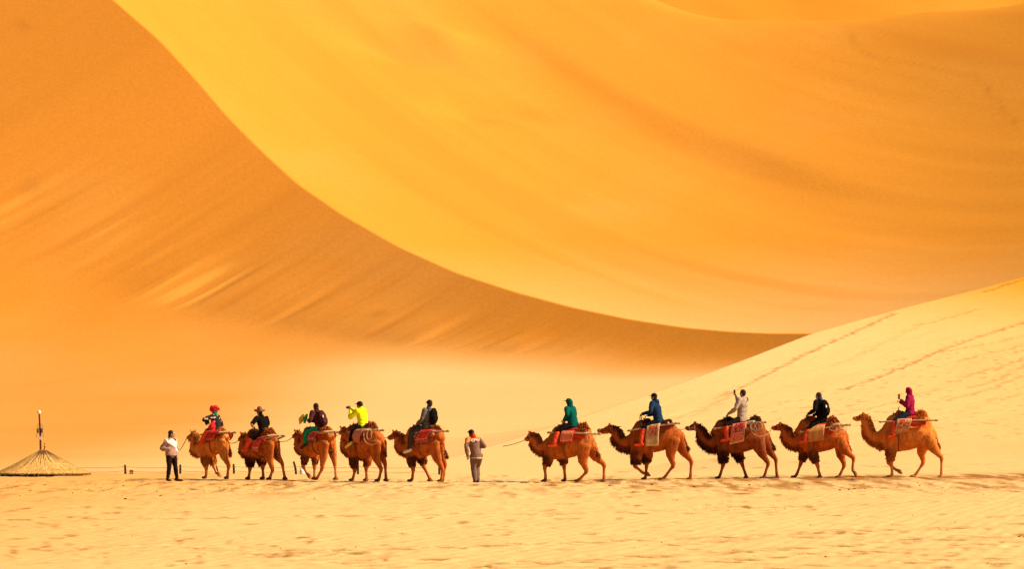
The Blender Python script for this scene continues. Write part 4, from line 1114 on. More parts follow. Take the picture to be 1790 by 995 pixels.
def make_person(root, J, wear, off=(0, 0, 0), facing=Vector((1, 0, 0)), head_dir=None):
    """J holds joints in the frame of the camel (or of the ground); wear lists the garments"""
    off = Vector(off)
    hip, neck, head = Vector(J['hip']), Vector(J['neck']), Vector(J['head'])
    fw = facing.normalized()
    lf = Vector((0, 0, 1)).cross(fw).normalized()       # the person's left
    sc = wear.get('scale', 1.0)
    hd = (head_dir or fw).normalized()
    hl = Vector((0, 0, 1)).cross(hd).normalized()
    tl = wear.get('tilt', 0.0)
    up_h = (Vector((0, 0, 1)) + hd * tl).normalized()
    sho = {}
    for s_, nm in ((1, 'l'), (-1, 'r')):
        sho[nm] = neck + lf * (.175 * sc * s_) - Vector((0, 0, .055)) + Vector(J.get(nm + 'sh', (0, 0, 0)))
    hips = {'l': hip + lf * .095, 'r': hip - lf * .095}
    hands, elb, knee, ankle, toe = {}, {}, {}, {}, {}
    for s_, nm in ((1, 'l'), (-1, 'r')):
        h = Vector(J[nm + 'hand'])
        v = h - sho[nm]
        if v.length > .60 * sc: h = sho[nm] + v.normalized() * .60 * sc
        hands[nm] = h
        pole = Vector(J.get(nm + 'pole', tuple(lf * (.55 * s_) + Vector((0, 0, -.8)) - fw * .35)))
        elb[nm] = two_bone(sho[nm], h, .30 * sc, .33 * sc, pole)
        m = (lambda q: q) if nm == 'l' else (lambda q: Vector((q.x, -q.y, q.z)))
        knee[nm] = Vector(J.get(nm + 'knee', m(Vector(J['knee'])) if 'knee' in J else 0))
        ankle[nm] = Vector(J.get(nm + 'ankle', m(Vector(J['ankle'])) if 'ankle' in J else 0))
        toe[nm] = Vector(J.get(nm + 'toe', m(Vector(J['toe'])) if 'toe' in J else 0))
    chest = hip.lerp(neck, .70); waist = hip.lerp(neck, .33)
    wr = {nm: hands[nm] + (elb[nm] - hands[nm]).normalized() * .06 for nm in hands}

    def torso(s, g):
        s.tube([hip + Vector((0, 0, .0)), waist, chest, neck - Vector((0, 0, .05)), neck + Vector((0, 0, .02))],
               [(.155 * sc + g, .115 * sc + g), (.140 * sc + g, .105 * sc + g), (.168 * sc + g, .118 * sc + g), (.125 * sc + g * .8, .085 * sc + g * .6), (.06 * sc + g * .4, .06 * sc + g * .4)], n=16, side=tuple(lf))
    def arm(s, nm, g, to=1.0):
        pts = [sho[nm] - lf * (.03 if nm == 'l' else -.03), sho[nm], sho[nm].lerp(elb[nm], .5), elb[nm], elb[nm].lerp(wr[nm], .5), wr[nm]]
        rr = [.062, .060, .050, .043, .040, .029]
        if to < 1: pts, rr = pts[:3] + [sho[nm].lerp(elb[nm], .8)], rr[:3] + [.050]
        s.tube(pts, [r * sc + g for r in rr], n=11)
    def leg(s, nm, g, frm=0.0, to=1.0):
        pts = [hips[nm], hips[nm].lerp(knee[nm], .5), knee[nm], knee[nm].lerp(ankle[nm], .4), ankle[nm]]
        rr = [.098, .085, .062, .058, .040]
        if frm: pts, rr = pts[2:], rr[2:]
        if to < 1: pts, rr = pts[:3], rr[:3]
        s.tube(pts, [r * sc + g for r in rr], n=12)
    def foot(s, nm, g):
        a, t = ankle[nm], toe[nm]
        d = (t - a); d.z *= .5
        d = d.normalized() if d.length > 1e-6 else fw
        heel = a - d * .05 - Vector((0, 0, .055)); ball = a + d * .12 - Vector((0, 0, .062)); tip = a + d * .19 - Vector((0, 0, .066))
        s.tube([a, heel + d * .03, ball, tip], [(.040 + g, .045 + g), (.040 + g, .045 + g), (.046 + g, .034 + g), (.036 + g, .024 + g)], n=10, side=tuple(lf))
        s.ball(heel, (.036 + g, .036 + g, .034 + g))

    b = Solid()
    torso(b, 0)
    for nm in 'lr':
        arm(b, nm, 0); leg(b, nm, 0); foot(b, nm, 0)
        hand(b, wr[nm], elb[nm], 1 if nm == 'l' else -1, wear.get('curl', 1.0), J.get(nm + 'palm', Vector((0, 0, 1))))
    hc = head
    R = Matrix((hd, hl, up_h)).transposed()
    b.tube([neck - Vector((0, 0, .05)), neck.lerp(hc, .35), hc - up_h * .04], [.058, .054, .055], n=10)
    b.ball(hc + up_h * .025, (.098, .077, .098), R)
    b.ball(hc + hd * .022 - up_h * .045, (.070, .060, .072), R)
    b.ball(hc + hd * .064 - up_h * .092, (.026, .028, .022), R)
    b.tube([hc + hd * .088 + up_h * .012, hc + hd * .108 - up_h * .022, hc + hd * .094 - up_h * .034], [.011, .017, .014], n=8)
    b.tube([hc + hd * .088 - up_h * .060 + hl * .024, hc + hd * .096 - up_h * .060, hc + hd * .088 - up_h * .060 - hl * .024], [.007, .010, .007], n=8)
    for s_ in (-1, 1):
        b.ball(hc + hl * (.078 * s_) - up_h * .012 - hd * .005, (.020, .011, .032), R)
    body = b.fused("body", .0085, off, 2)
    link("body", body, M("skin", SKIN, rough=.6, var=.12, scale=12, bump=0), root)
    es = Solid()
    for s_ in (-1, 1):
        e1 = Solid().ball(hc + hd * .082 + hl * (.032 * s_) + up_h * .004, (.012, .013, .010), R, 8, 6)
        link("eye", e1.mesh("eye", off), M("eye_dark", (.03, .02, .015), rough=.3, bump=0), root)

    for g in wear['garments']:
        kind, mat = g[0], g[1]
        opt = g[2] if len(g) > 2 else {}
        s = Solid()
        if kind in ('jacket', 'shirt', 'sweater'):
            loose = opt.get('loose', .032)
            torso(s, loose)
            if opt.get('hem', 0):
                s.tube([hip - Vector((0, 0, opt['hem'])), hip + Vector((0, 0, .08))], [(.170 * sc + loose, .135 * sc + loose), (.155 * sc + loose, .118 * sc + loose)], n=16, side=tuple(lf), ck=.12)
            for nm in 'lr':
                arm(s, nm, loose * .75, opt.get('sleeve', 1.0))
            if opt.get('collar'):
                s.tube([neck - up_h * .02, neck + up_h * .055], [(.078, .074)] * 2, n=12, side=tuple(lf))
            if opt.get('hoodback'):
                s.ball(neck - fw * .075 + Vector((0, 0, .0)), (.085, .115, .085), Matrix((fw, lf, Vector((0, 0, 1)))).transposed())
            me = s.fused(kind, .014, off, 3)
            # cloth folds
            V = coords(me); Nn = normals(me)
            q = noise2(V[:, 0] * 11 + V[:, 2] * 5, V[:, 2] * 13 + V[:, 1] * 9, 7) * .020 + noise2(V[:, 1] * 23, V[:, 2] * 21 + V[:, 0] * 15, 8) * .009
            V = V + Nn * q[:, None].astype(np.float32)
            me.vertices.foreach_set("co", V.ravel()); me.update()
            link(kind, me, mat, root)
        elif kind == 'trousers':
            s.tube([hip + Vector((0, 0, .06)), hip - Vector((0, 0, .03))], [(.148, .105)] * 2, n=16, side=tuple(lf))
            booted = any(q[0] == 'boot' for q in wear['garments'])
            for nm in 'lr': leg(s, nm, opt.get('loose', .018), to=.9 if booted else 1.0)
            me = s.fused(kind, .014, off, 2)
            V = coords(me); Nn = normals(me)
            q = noise2(V[:, 0] * 14, V[:, 2] * 16 + V[:, 1] * 9, 17) * .016
            V = V + Nn * q[:, None].astype(np.float32)
            me.vertices.foreach_set("co", V.ravel()); me.update()
            link(kind, me, mat, root)
        elif kind in ('boot', 'shoe'):
            for nm in 'lr':
                s = Solid()
                foot(s, nm, .012 if kind == 'shoe' else .020)
                if kind == 'boot':
                    k_, a_ = knee[nm], ankle[nm]
                    s.tube([k_.lerp(a_, .08), k_.lerp(a_, .45), k_.lerp(a_, .9)], [.088, .086, .070], n=12)
                else:
                    s.tube([ankle[nm] + Vector((0, 0, .01)), ankle[nm] - Vector((0, 0, .04))], [.050, .050], n=10)
                me = s.fused(kind, .012, off, 2)
                if kind == 'boot':
                    V = coords(me); Nn = normals(me)
                    q = noise2(V[:, 0] * 20, V[:, 2] * 30, 27) * .018
                    V = V + Nn * q[:, None].astype(np.float32)
                    me.vertices.foreach_set("co", V.ravel()); me.update()
                ob = link(kind, me, mat, root)
                if kind == 'shoe' and opt.get('sole'):
                    d = (toe[nm] - ankle[nm]); d.z *= .5; d.normalize()
                    c = ankle[nm] + d * .06 - Vector((0, 0, .098))
                    sl = Solid().tube([c - d * .10, c, c + d * .13], [(.046, .014), (.048, .014), (.040, .012)], n=10, side=tuple(lf))
                    link("sole", sl.mesh("sole", off), opt['sole'], ob)
        elif kind == 'hair':
            s.ball(hc + up_h * .035 - hd * .014, (.106, .088, .101), R)
            if opt.get('long'):
                s.tube([hc - hd * .05 + up_h * .02, hc - hd * .085 - up_h * .07, hc - hd * .10 - up_h * .16], [(.085, .06), (.075, .05), (.04, .03)], n=12, side=tuple(hl))
            else:
                s.ball(hc - hd * .045 - up_h * .025, (.062, .078, .07), R)
            me = s.fused(kind, .010, off, 1)
            V = coords(me)
            # keep the face clear: push hair in front of the brow back onto the skull
            rel = V - np.array(hc - off)
            fx = rel @ np.array(hd); uz = rel @ np.array(up_h)
            cut = (fx > .055) & (uz < .062)
            V[cut] -= (np.array(hd, np.float32) * (fx[cut, None] - .045)).astype(np.float32)
            me.vertices.foreach_set("co", V.ravel().astype(np.float32)); me.update()
            link(kind, me, mat, root)
        elif kind == 'cap':
            s.ball(hc + up_h * .045 - hd * .005, (.112, .094, .085), R)
            br = Solid().tube([hc + hd * .07 + up_h * .055, hc + hd * .13 + up_h * .050, hc + hd * .175 + up_h * .038], [(.080, .009), (.074, .008), (.045, .006)], n=10, side=tuple(hl))
            c = link("cap", s.mesh("cap", off), mat, root)
            link("brim", br.mesh("brim", off), mat, c)
        elif kind == 'cowboy_hat':
            s.tube([hc + up_h * .04, hc + up_h * .10, hc + up_h * .155], [(.102, .115), (.098, .11), (.075, .095)], n=14, side=tuple(hl))
            c = link(kind, s.mesh(kind, off), mat, root)
            V, F = [], []
            for rr in (.09, .13, .185):
                for j in range(24):
                    a = 2 * math.pi * j / 24
                    lift = .06 * (abs(math.sin(a)) ** 2) * (rr - .09) / .095 - .012 * (1 if abs(math.cos(a)) > .7 else 0)
                    V.append(hc - off + up_h * (.055 + lift) + hd * math.cos(a) * rr * 1.05 + hl * math.sin(a) * rr)
            for q in range(2):
                for j in range(24):
                    F.append((q * 24 + j, q * 24 + (j + 1) % 24, (q + 1) * 24 + (j + 1) % 24, (q + 1) * 24 + j))
            br = link("brim", raw_mesh("brim", V, F), mat, c)
            br.modifiers.new("thickness", 'SOLIDIFY').thickness = .008
        elif kind == 'hood':
            s.ball(hc + up_h * .03 - hd * .018, (.118, .104, .122), R)
            s.tube([hc - hd * .03 + up_h * .0, neck + up_h * .01], [(.10, .09), (.105, .10)], n=14, side=tuple(hl))
            if opt.get('peak'):
                s.tube([hc + hd * .07 + up_h * .07, hc + hd * .17 + up_h * .055], [(.07, .012), (.05, .01)], n=10, side=tuple(hl))
            me = s.fused(kind, .012, off, 2)
            link(kind, me, mat, root)
        elif kind == 'flower_headscarf':
            r = random.Random(4)
            s.ball(hc + up_h * .05 - hd * .01, (.115, .105, .09), R)
            for q in range(46):
                v = Vector((r.gauss(0, 1), r.gauss(0, 1), r.gauss(.25, .7))).normalized()
                c = hc + up_h * .06 + Vector((v.x * .135, v.y * .15, v.z * .10))
                s.ball(c, (r.uniform(.03, .055), r.uniform(.03, .055), .022), Matrix.Rotation(r.uniform(0, 3), 3, v), 8, 5)
            link(kind, s.mesh(kind, off, True), mat, root)
        elif kind == 'scarf':
            s.tube([neck - up_h * .02, neck + up_h * .03, neck + up_h * .075], [(.088, .085), (.092, .09), (.080, .08)], n=14, side=tuple(lf))
            if opt.get('tail'):
                s.tube([neck + fw * .05 - lf * .05, neck - fw * .02 - lf * .14 - up_h * .05, neck - fw * .10 - lf * .16 - up_h * .12], [(.05, .02), (.05, .02), (.03, .012)], n=10)
            me = s.fused(kind, .012, off, 2)
            link(kind, me, mat, root)
        elif kind == 'shawl':
            s.tube([neck - Vector((0, 0, .03)), neck - Vector((0, 0, .12)), chest], [(.12, .11), (.255, .165), (.275, .185)], n=16, side=tuple(lf), ck=.3)
            s.tube([chest + lf * .08, waist + lf * .10], [(.14, .17), (.04, .155)], n=12, side=tuple(lf), ck=.3)
            me = s.fused(kind, .013, off, 3)
            V = coords(me); Nn = normals(me)
            q = noise2(V[:, 0] * 15, V[:, 2] * 11, 37) * .022
            me.vertices.foreach_set("co", (V + Nn * q[:, None].astype(np.float32)).ravel().astype(np.float32)); me.update()
            link(kind, me, mat, root)
        elif kind == 'strap':
            c = chest + up_h * .05
            pts = [c + fw * (.150 * math.cos(a)) + lf * (.20 * math.sin(a)) + up_h * (.20 * math.sin(a) * opt.get('dir', 1)) for a in np.linspace(0, 2 * math.pi, 25)]
            s.tube(pts, [(.014, .005)] * 25, n=6)
            link(kind, s.mesh(kind, off), mat, root)
    return dict(hands=hands, elb=elb, wr=wr, neck=neck, chest=chest, waist=waist, head=hc, fw=fw, lf=lf, hd=hd, hl=hl, up=up_h, hip=hip, sc=sc, knee=knee)

def backpack(B, o, off, mat, label, badge=None):
    """worn on the back: bag, pocket, two straps"""
    fw, lf, up = B['fw'], B['lf'], (B['neck'] - B['hip']).normalized()
    c = B['chest'] - fw * .215 - up * .06
    org = Vector(off)
    root = empty("backpack", (0, 0, 0), 0, label, "backpack", None)
    root.matrix_basis = o.matrix_basis @ Matrix.Translation(c - org)
    s = Solid()
    R = Matrix((fw, lf, up)).transposed()
    s.tube([c - up * .20, c - up * .1, c + up * .1, c + up * .21], [(.145, .085), (.165, .10), (.155, .095), (.10, .06)], n=16, side=tuple(lf))
    link("bag", s.fused("bag", .014, c, 3), mat, root)
    pk = Solid().tube([c - fw * .085 - up * .16, c - fw * .095 - up * .05, c - fw * .08 + up * .03], [(.11, .035), (.12, .045), (.10, .03)], n=12, side=tuple(lf))
    link("pocket", pk.fused("pocket", .012, c, 2), mat, root)
    for sd in (-1, 1):
        n = B['neck']
        st = Solid().tube([c + up * .20 + lf * (.09 * sd), n + lf * (.11 * sd) + up * .015 - fw * .02, n + lf * (.12 * sd) + fw * .135 - up * .11, B['chest'] + lf * (.15 * sd) + fw * .155 - up * .05, B['waist'] + lf * (.19 * sd) + fw * .02, c - up * .18 + lf * (.13 * sd)], [(.024, .008)] * 6, n=8)
        link("strap", st.mesh("strap", c), mat, root)
    if badge:
        bd = Solid().box(c - fw * .115 + up * .06 + lf * .07, (.012, .045, .085), R)
        link("tag", bd.mesh("tag", c, False), badge, root)
        bd = Solid().box(c - fw * .125 - up * .06 + lf * .0, (.012, .02, .10), R @ Matrix.Rotation(.6, 3, 'X'))
        link("reflector", bd.mesh("reflector", c, False), badge, root)
    return root

def held(name, B, o, off, parts, pos, label, cat):
    """a thing in a rider's hand: parts = [(name, Solid centred on pos, material)]"""
    root = empty(name, (0, 0, 0), 0, label, cat, None)
    root.matrix_basis = o.matrix_basis @ Matrix.Translation(pos - Vector(off))
    first = None
    for nm, s, mat in parts:
        link(nm, s.mesh(nm, pos, nm not in ("screen",)), mat, root)
    return root


# ------------------------------------------------------------------ the caravan
MID = dict(base=(0.495, 0.117, 0.012), dark=(.075, .018, .006), pale=(.42, .19, .065))
LOOKS = [
 dict(base=(0.803, 0.259, 0.035), dark=(.30, .105, .025), pale=(.60, .30, .11), beard=.35, nape=.8, napedark=.45, hair=.9, hump=-.0, leg=.35, tuft=1.0, shank=.5, hoof=.5, halter='dark', hoop=False, coil=0, loop=False,
      label="pale sandy camel at the head of the caravan, beside the standing handler", saddle="saddle with red white-edged rug on the pale lead camel",
      rug=((0.57, .028, .016), (.20, .014, .012), (.55, .30, .20), 3.0, .80, .80), pad=('red_pad', (.50, .038, .02))),
 dict(base=(0.535, 0.132, 0.014), dark=(.06, .015, .006), pale=(.42, .19, .065), beard=.45, nape=1.0, napedark=.6, hair=1.0, hump=.3, leg=.95, tuft=1.25, shank=.3, hoof=.85, halter='dark', hoop=True, coil=0, loop=False,
      label="brown camel with dark shaggy forelegs carrying the rider in a cowboy hat", saddle="saddle with red white-blotched rug under the rider in a cowboy hat",
      rug=((0.57, .028, .016), (.25, .02, .02), (.70, .45, .36), 4.0, .74, .50), pad=('red_pad', (.50, .038, .02))),
 dict(base=(0.630, 0.165, 0.020), dark=(.16, .045, .014), pale=(.55, .27, .10), beard=.3, nape=.7, napedark=.35, hair=.7, hump=.2, leg=.75, tuft=1.0, shank=.5, hoof=.7, halter='dark', hoop=False, coil=0, loop=False,
      label="tan camel lifting a forefoot under the rider in green trousers", saddle="saddle with dark red mottled rug under the rider in green trousers",
      rug=((0.46, .022, .015), (.10, .015, .012), (.62, .42, .30), 5.0, .70, .48), pad=('red_pad', (.50, .038, .02))),
 dict(base=(0.562, 0.126, 0.012), dark=(.10, .026, .009), pale=(.44, .18, .055), beard=.35, nape=1.0, napedark=.5, hair=.9, hump=.3, leg=.8, tuft=1.15, shank=.4, hoof=.55, halter='dark', hoop=False, coil=1, loop=True,
      label="reddish brown camel carrying the rider in a neon yellow shirt", saddle="saddle with pinkish tan rug and looped white rope under the neon yellow rider",
      rug=((.52, .20, .12), (.46, .17, .10), (.34, .09, .06), 2.6, .86, .44), pad=('dull_red_pad', (.36, .07, .045))),
 dict(base=(0.535, 0.122, 0.012), dark=(.08, .02, .007), pale=(.40, .16, .05), beard=.25, nape=1.15, napedark=.75, hair=.8, hump=.25, leg=.85, tuft=1.15, shank=.25, hoof=.75, halter='dark', hoop=True, coil=0, loop=False,
      label="reddish brown camel last of the left group, before the walking handler", saddle="saddle with deep red patterned rug under the rider in white sneakers",
      rug=((0.57, .020, .014), (.16, .02, .018), (.62, .30, .20), 6.0, .72, .46), pad=('rose_pad', (.52, .16, .10))),
 dict(base=(0.562, 0.136, 0.013), dark=(.10, .026, .009), pale=(.48, .21, .07), beard=.35, nape=.95, napedark=.5, hair=1.0, hump=.35, leg=.8, tuft=1.2, shank=.4, hoof=.65, halter='dark', hoop=True, coil=1, loop=False,
      label="golden brown camel first of the right group, carrying the teal hooded rider", saddle="saddle with bright red rug and white figures under the teal hooded rider",
      rug=((0.68, .022, .012), (.46, .02, .012), (.74, .52, .38), 3.4, .84, .52, (.56, .17, .08)), pad=('red_pad', (.50, .038, .02))),
 dict(base=(0.456, 0.098, 0.009), dark=(.050, .013, .006), pale=(.38, .15, .05), beard=.7, nape=1.0, napedark=.8, hair=1.35, hump=.75, leg=.97, tuft=1.5, shank=.25, hoof=.6, halter='dark', hoop=True, coil=0, loop=False,
      label="dark maned brown camel with outstretched neck carrying the navy hooded rider", saddle="saddle with beige bordered rug under the navy hooded rider",
      rug=((.60, .42, .22), (.62, .44, .24), (.26, .17, .07), 3.0, .70, .40, (.48, .05, .03)), pad=('wine_pad', (.20, .03, .02))),
 dict(base=(0.321, 0.066, 0.008), dark=(.040, .011, .006), pale=(.26, .09, .03), beard=.85, nape=.9, napedark=.85, hair=1.4, hump=.8, leg=.97, tuft=1.3, shank=.2, hoof=.8, halter='white', hoop=True, coil=6, loop=True,
      label="darkest brown shaggy camel wearing a white rope halter", saddle="saddle with ornate red bordered rug and bundled white rope",
      rug=((0.65, .022, .014), (.56, .10, .06), (.70, .42, .28), 4.5, .66, .42, (.36, .014, .012), (.66, .42, .22)), pad=('red_pad', (.50, .038, .02))),
 dict(base=(0.589, 0.132, 0.012), dark=(.085, .022, .008), pale=(.48, .19, .06), beard=.25, nape=1.15, napedark=.55, hair=1.0, hump=.35, leg=.75, tuft=1.2, shank=.4, hoof=.6, halter='dark', hoop=True, coil=3, loop=False,
      label="rust brown camel second from last, carrying the rider in black with a backpack", saddle="saddle with plain ochre flap over red pads, under the rider in black",
      rug=((.58, .27, .085), (.56, .26, .08), (.44, .15, .05), 1.6, .92, .36), pad=('red_pad', (.50, .038, .02))),
 dict(base=(0.775, 0.230, 0.027), dark=(.27, .085, .02), pale=(.62, .34, .14), beard=.45, nape=1.1, napedark=.4, hair=1.0, hump=.2, leg=.4, tuft=1.15, shank=.45, hoof=.35, halter='dark', hoop=True, coil=0, loop=False,
      label="tall pale golden camel last in the caravan with head held high", saddle="saddle with tan rug and red centre panel under the magenta hooded rider",
      rug=((.56, .28, .10), (.52, .24, .09), (.60, .36, .18), 2.6, .78, .40, (.48, .06, .035)), pad=('red_pad', (.50, .038, .02))),
]
RED_BOOT = lambda: cloth("red_boot_cover", (.74, .085, .032))
BLACK = lambda: cloth("black_cloth", (.010, .008, .008))
DARKT = lambda: cloth("dark_trousers", (.018, .011, .011))
HAIRB = lambda: M("black_hair", (.022, .014, .011), rough=.6, scale=60, bump=.006)
def floral():
    m, nt, b = new_mat("floral_black_cloth")
    tc = N(nt, "ShaderNodeTexCoord")
    vo = N(nt, "ShaderNodeTexVoronoi", Scale=9.0); nt.links.new(tc.outputs["Object"], vo.inputs["Vector"])
    f = ramp(nt, vo.outputs["Distance"], [(.28, 1.0), (.34, 0.0)])
    nt.links.new(mixc(nt, f, (.020, .014, .014), (.72, .52, .42)), b.inputs["Base Color"])
    return m
WEAR = [
 dict(label="rider in red flower headdress and black floral jacket on the lead camel", garments=lambda: [('jacket', floral(), {'hem': .05}), ('trousers', cloth("red_trousers", (.50, .03, .025)), {}), ('boot', RED_BOOT()), ('hair', HAIRB()), ('flower_headscarf', M("red_petals", (.62, .02, .016), scale=30)), ('scarf', cloth("green_scarf", (.02, .20, .13)), {'tail': 1})], face=(.75, .66, 0)),
 dict(label="rider in brown cowboy hat and black T-shirt", garments=lambda: [('shirt', BLACK(), {'sleeve': .8, 'hem': .04}), ('trousers', DARKT(), {'to': 1.0}), ('boot', RED_BOOT()), ('hair', HAIRB()), ('cowboy_hat', M("brown_felt", (.22, .085, .04), scale=20))]),
 dict(label="rider in maroon jacket and bright green trousers", garments=lambda: [('jacket', cloth("maroon_jacket", (.075, .022, .020)), {'hem': .06, 'collar': 1}), ('trousers', cloth("green_trousers", (.010, .26, .10))), ('shoe', M("dark_shoe", (.05, .018, .015)), {}), ('hair', HAIRB())]),
 dict(label="rider in neon yellow shirt taking a photo", garments=lambda: [('shirt', cloth("neon_yellow_cloth", (.74, .80, .012)), {'hem': .04}), ('trousers', BLACK()), ('shoe', M("yellow_shoe", (.70, .50, .03)), {'sole': M("white_sole", (.75, .72, .66))}), ('hair', HAIRB()), ('cap', cloth("black_cap", (.013, .009, .009)))]),
 dict(label="rider in grey jacket and white sneakers", garments=lambda: [('jacket', cloth("grey_jacket", (.13, .115, .115)), {'hem': .05, 'collar': 1}), ('trousers', cloth("slate_trousers", (.050, .046, .042))), ('shoe', M("white_shoe", (.72, .66, .58)), {'sole': M("white_sole", (.75, .72, .66))}), ('hair', HAIRB()), ('cap', cloth("black_cap", (.013, .009, .009)))], face=(.95, -.3, 0)),
 dict(label="rider in teal hooded jacket at the front of the right group", garments=lambda: [('jacket', cloth("teal_jacket", (.004, .080, .070)), {'hem': .06}), ('trousers', BLACK()), ('boot', RED_BOOT()), ('hair', HAIRB()), ('hood', cloth("teal_jacket", (.004, .080, .070)), {'peak': 1})], tilt=.25),
 dict(label="rider in navy hooded jacket and black cap leaning forward", garments=lambda: [('jacket', cloth("navy_jacket", (.014, .032, .080)), {'hem': .05, 'hoodback': 1}), ('trousers', BLACK()), ('boot', RED_BOOT()), ('hair', HAIRB()), ('cap', cloth("black_cap", (.013, .009, .009)))]),
 dict(label="rider in beige sweater raising a phone", garments=lambda: [('sweater', cloth("beige_knit", (.37, .28, .215)), {'hem': .06}), ('trousers', DARKT()), ('boot', RED_BOOT()), ('hair', HAIRB()), ('strap', M("dark_webbing", (.05, .028, .02)), {'dir': -1})], face=(.9, -.35, 0)),
 dict(label="rider in black jacket and blue neck scarf", garments=lambda: [('jacket', BLACK(), {'hem': .10, 'loose': .034}), ('trousers', BLACK()), ('boot', RED_BOOT()), ('hair', M("brown_hair", (.05, .024, .016), rough=.6, scale=60)), ('scarf', cloth("blue_scarf", (.045, .075, .16)))], face=(.9, -.4, 0)),
 dict(label="rider in magenta hooded jacket looking at a phone", garments=lambda: [('jacket', cloth("magenta_jacket", (.26, .011, .058)), {'hem': .05}), ('trousers', cloth("ink_trousers", (.016, .020, .030))), ('boot', RED_BOOT()), ('hair', HAIRB()), ('hood', cloth("magenta_jacket", (.26, .011, .058)))], tilt=.2),
]
ROOTS, PERSONS, PW = [], [], []
for i, (p, lk, rp, wr_) in enumerate(zip(CAMEL_POSES, LOOKS, RIDER_POSES, WEAR)):
    lk['pad'] = cloth(*lk['pad'])
    root, wm = make_camel(i, p, lk)
    ROOTS.append((root, wm))
    make_saddle(i, p, root, lk, rp)
    off = Vector(rp['hip']) - Vector((0, 0, .1))
    per = empty("person", wm @ off, root.rotation_euler.z, wr_['label'], "person", "riders on the camels")
    J = dict(rp)
    w = dict(wr_); w['garments'] = wr_['garments'](); w['scale'] = 1.10
    face = Vector(wr_['face']) if 'face' in wr_ else None
    if i == 0: J['lpole'] = (-.2, .9, .1)
    if i == 1: J['rpole'] = (-.3, -.9, .1); J['lpole'] = (-.1, .6, -.4)
    if i == 3: J['lpole'] = (.1, .5, -.8)
    if i == 7: J['rpole'] = (.1, -.4, -.8); J['lpole'] = (-.3, .6, -.5)
    if i == 9: J['lpole'] = (-.1, .3, -.9); J['rpole'] = (-.1, -.3, -.9)
    turn = math.radians([-25, 0, 0, -5, 8, 22, 18, 32, 38, 15][i])
    fv = Vector((math.cos(turn), -math.sin(turn), 0))
    B = make_person(per, J, w, off, fv, face or fv)
    bpy.context.view_layer.update()
    PERSONS.append((per, B, off))

def W(i, q):
    return ROOTS[i][1] @ Vector(q)

per, B, off = PERSONS[2]
backpack(B, per, off, cloth("maroon_pack", (.060, .020, .022)), "maroon backpack on the rider in green trousers", M("pale_badge", (.62, .40, .34)))
per, B, off = PERSONS[4]
backpack(B, per, off, cloth("black_pack", (.010, .008, .008)), "black backpack on the rider in the grey jacket")
per, B, off = PERSONS[8]
backpack(B, per, off, cloth("black_pack", (.010, .008, .008)), "black backpack with a white tag on the rider in black", M("white_tag", (.72, .68, .66)))

per, B, off = PERSONS[0]
c = B['hip'] + B['lf'] * .20 + Vector((.10, 0, .17))
s = Solid().tube([c + Vector((0, 0, -.13)), c + Vector((0, .02, 0)), c + Vector((-.02, 0, .13))], [(.12, .08), (.15, .11), (.08, .06)], n=14)
st = Solid().tube([c + Vector((0, 0, .12)), B['neck'] + B['lf'] * .12 + Vector((.05, 0, -.02)), B['neck'] - B['lf'] * .13 + Vector((-.02, 0, -.10)), c + Vector((-.05, -.1, .10))], [.012] * 4, n=6)
held("shoulder_bag", B, per, off, [("bag", s, cloth("pink_red_bag", (.60, .022, .035))), ("strap", st, M("tan_strap", (.40, .22, .12)))], c, "bright red shoulder bag at the hip of the headdress rider", "bag")
c = B['hands']['l'] + Vector((.03, 0, -.02))
s = Solid().tube([c + Vector((0, -.04, .02)), c + Vector((.02, .03, 0)), c + Vector((0, .06, -.06))], [(.06, .03), (.07, .05), (.05, .03)], n=12)
held("handkerchief", B, per, off, [("cloth", s, cloth("green_scarf", (.02, .20, .13)))], c, "small green cloth in the hand of the headdress rider", "cloth")

per, B, off = PERSONS[2]
c = B['hands']['l'] + Vector((.05, .02, .05))
s = Solid().tube([c + Vector((-.03, .02, .14)), c + Vector((.02, .04, .02)), c + Vector((.06, .05, -.14))], [(.04, .02), (.075, .05), (.05, .02)], n=12)
s2 = Solid().tube([c + Vector((.12, .06, .12)), c + Vector((.17, .09, -.02)), c + Vector((.24, .10, -.17))], [(.03, .04), (.10, .085), (.02, .03)], n=12)
held("cloth_bag", B, per, off, [("bag", s, cloth("leaf_green_bag", (.05, .34, .10))), ("flap", s2, cloth("yellow_flap", (.66, .46, .06)))], c, "green and yellow cloth bag held by the rider in green trousers", "bag")

per, B, off = PERSONS[3]
c = (B['hands']['l'] + B['hands']['r']) / 2 + Vector((.06, 0, .03))
s = Solid().box(c, (.06, .12, .075)); s.box(c + Vector((-.01, 0, .045)), (.04, .05, .03))
ln = Solid().tube([c + Vector((.03, 0, 0)), c + Vector((.085, 0, 0))], [.032, .035], n=14)
stp = Solid().tube([c + Vector((0, .07, .02)), c.lerp(B['neck'], .5) + Vector((0, .05, -.03)), B['neck'] + Vector((.06, .05, .02))], [(.012, .004)] * 3, n=6)
held("photo_camera", B, per, off, [("camera_body", s, M("camera_black", (.018, .016, .016), rough=.5, spec=.4)), ("lens", ln, M("camera_black", (.018, .016, .016))), ("strap", stp, M("camera_black", (.018, .016, .016)))], c, "black camera held up by the rider in neon yellow", "camera")

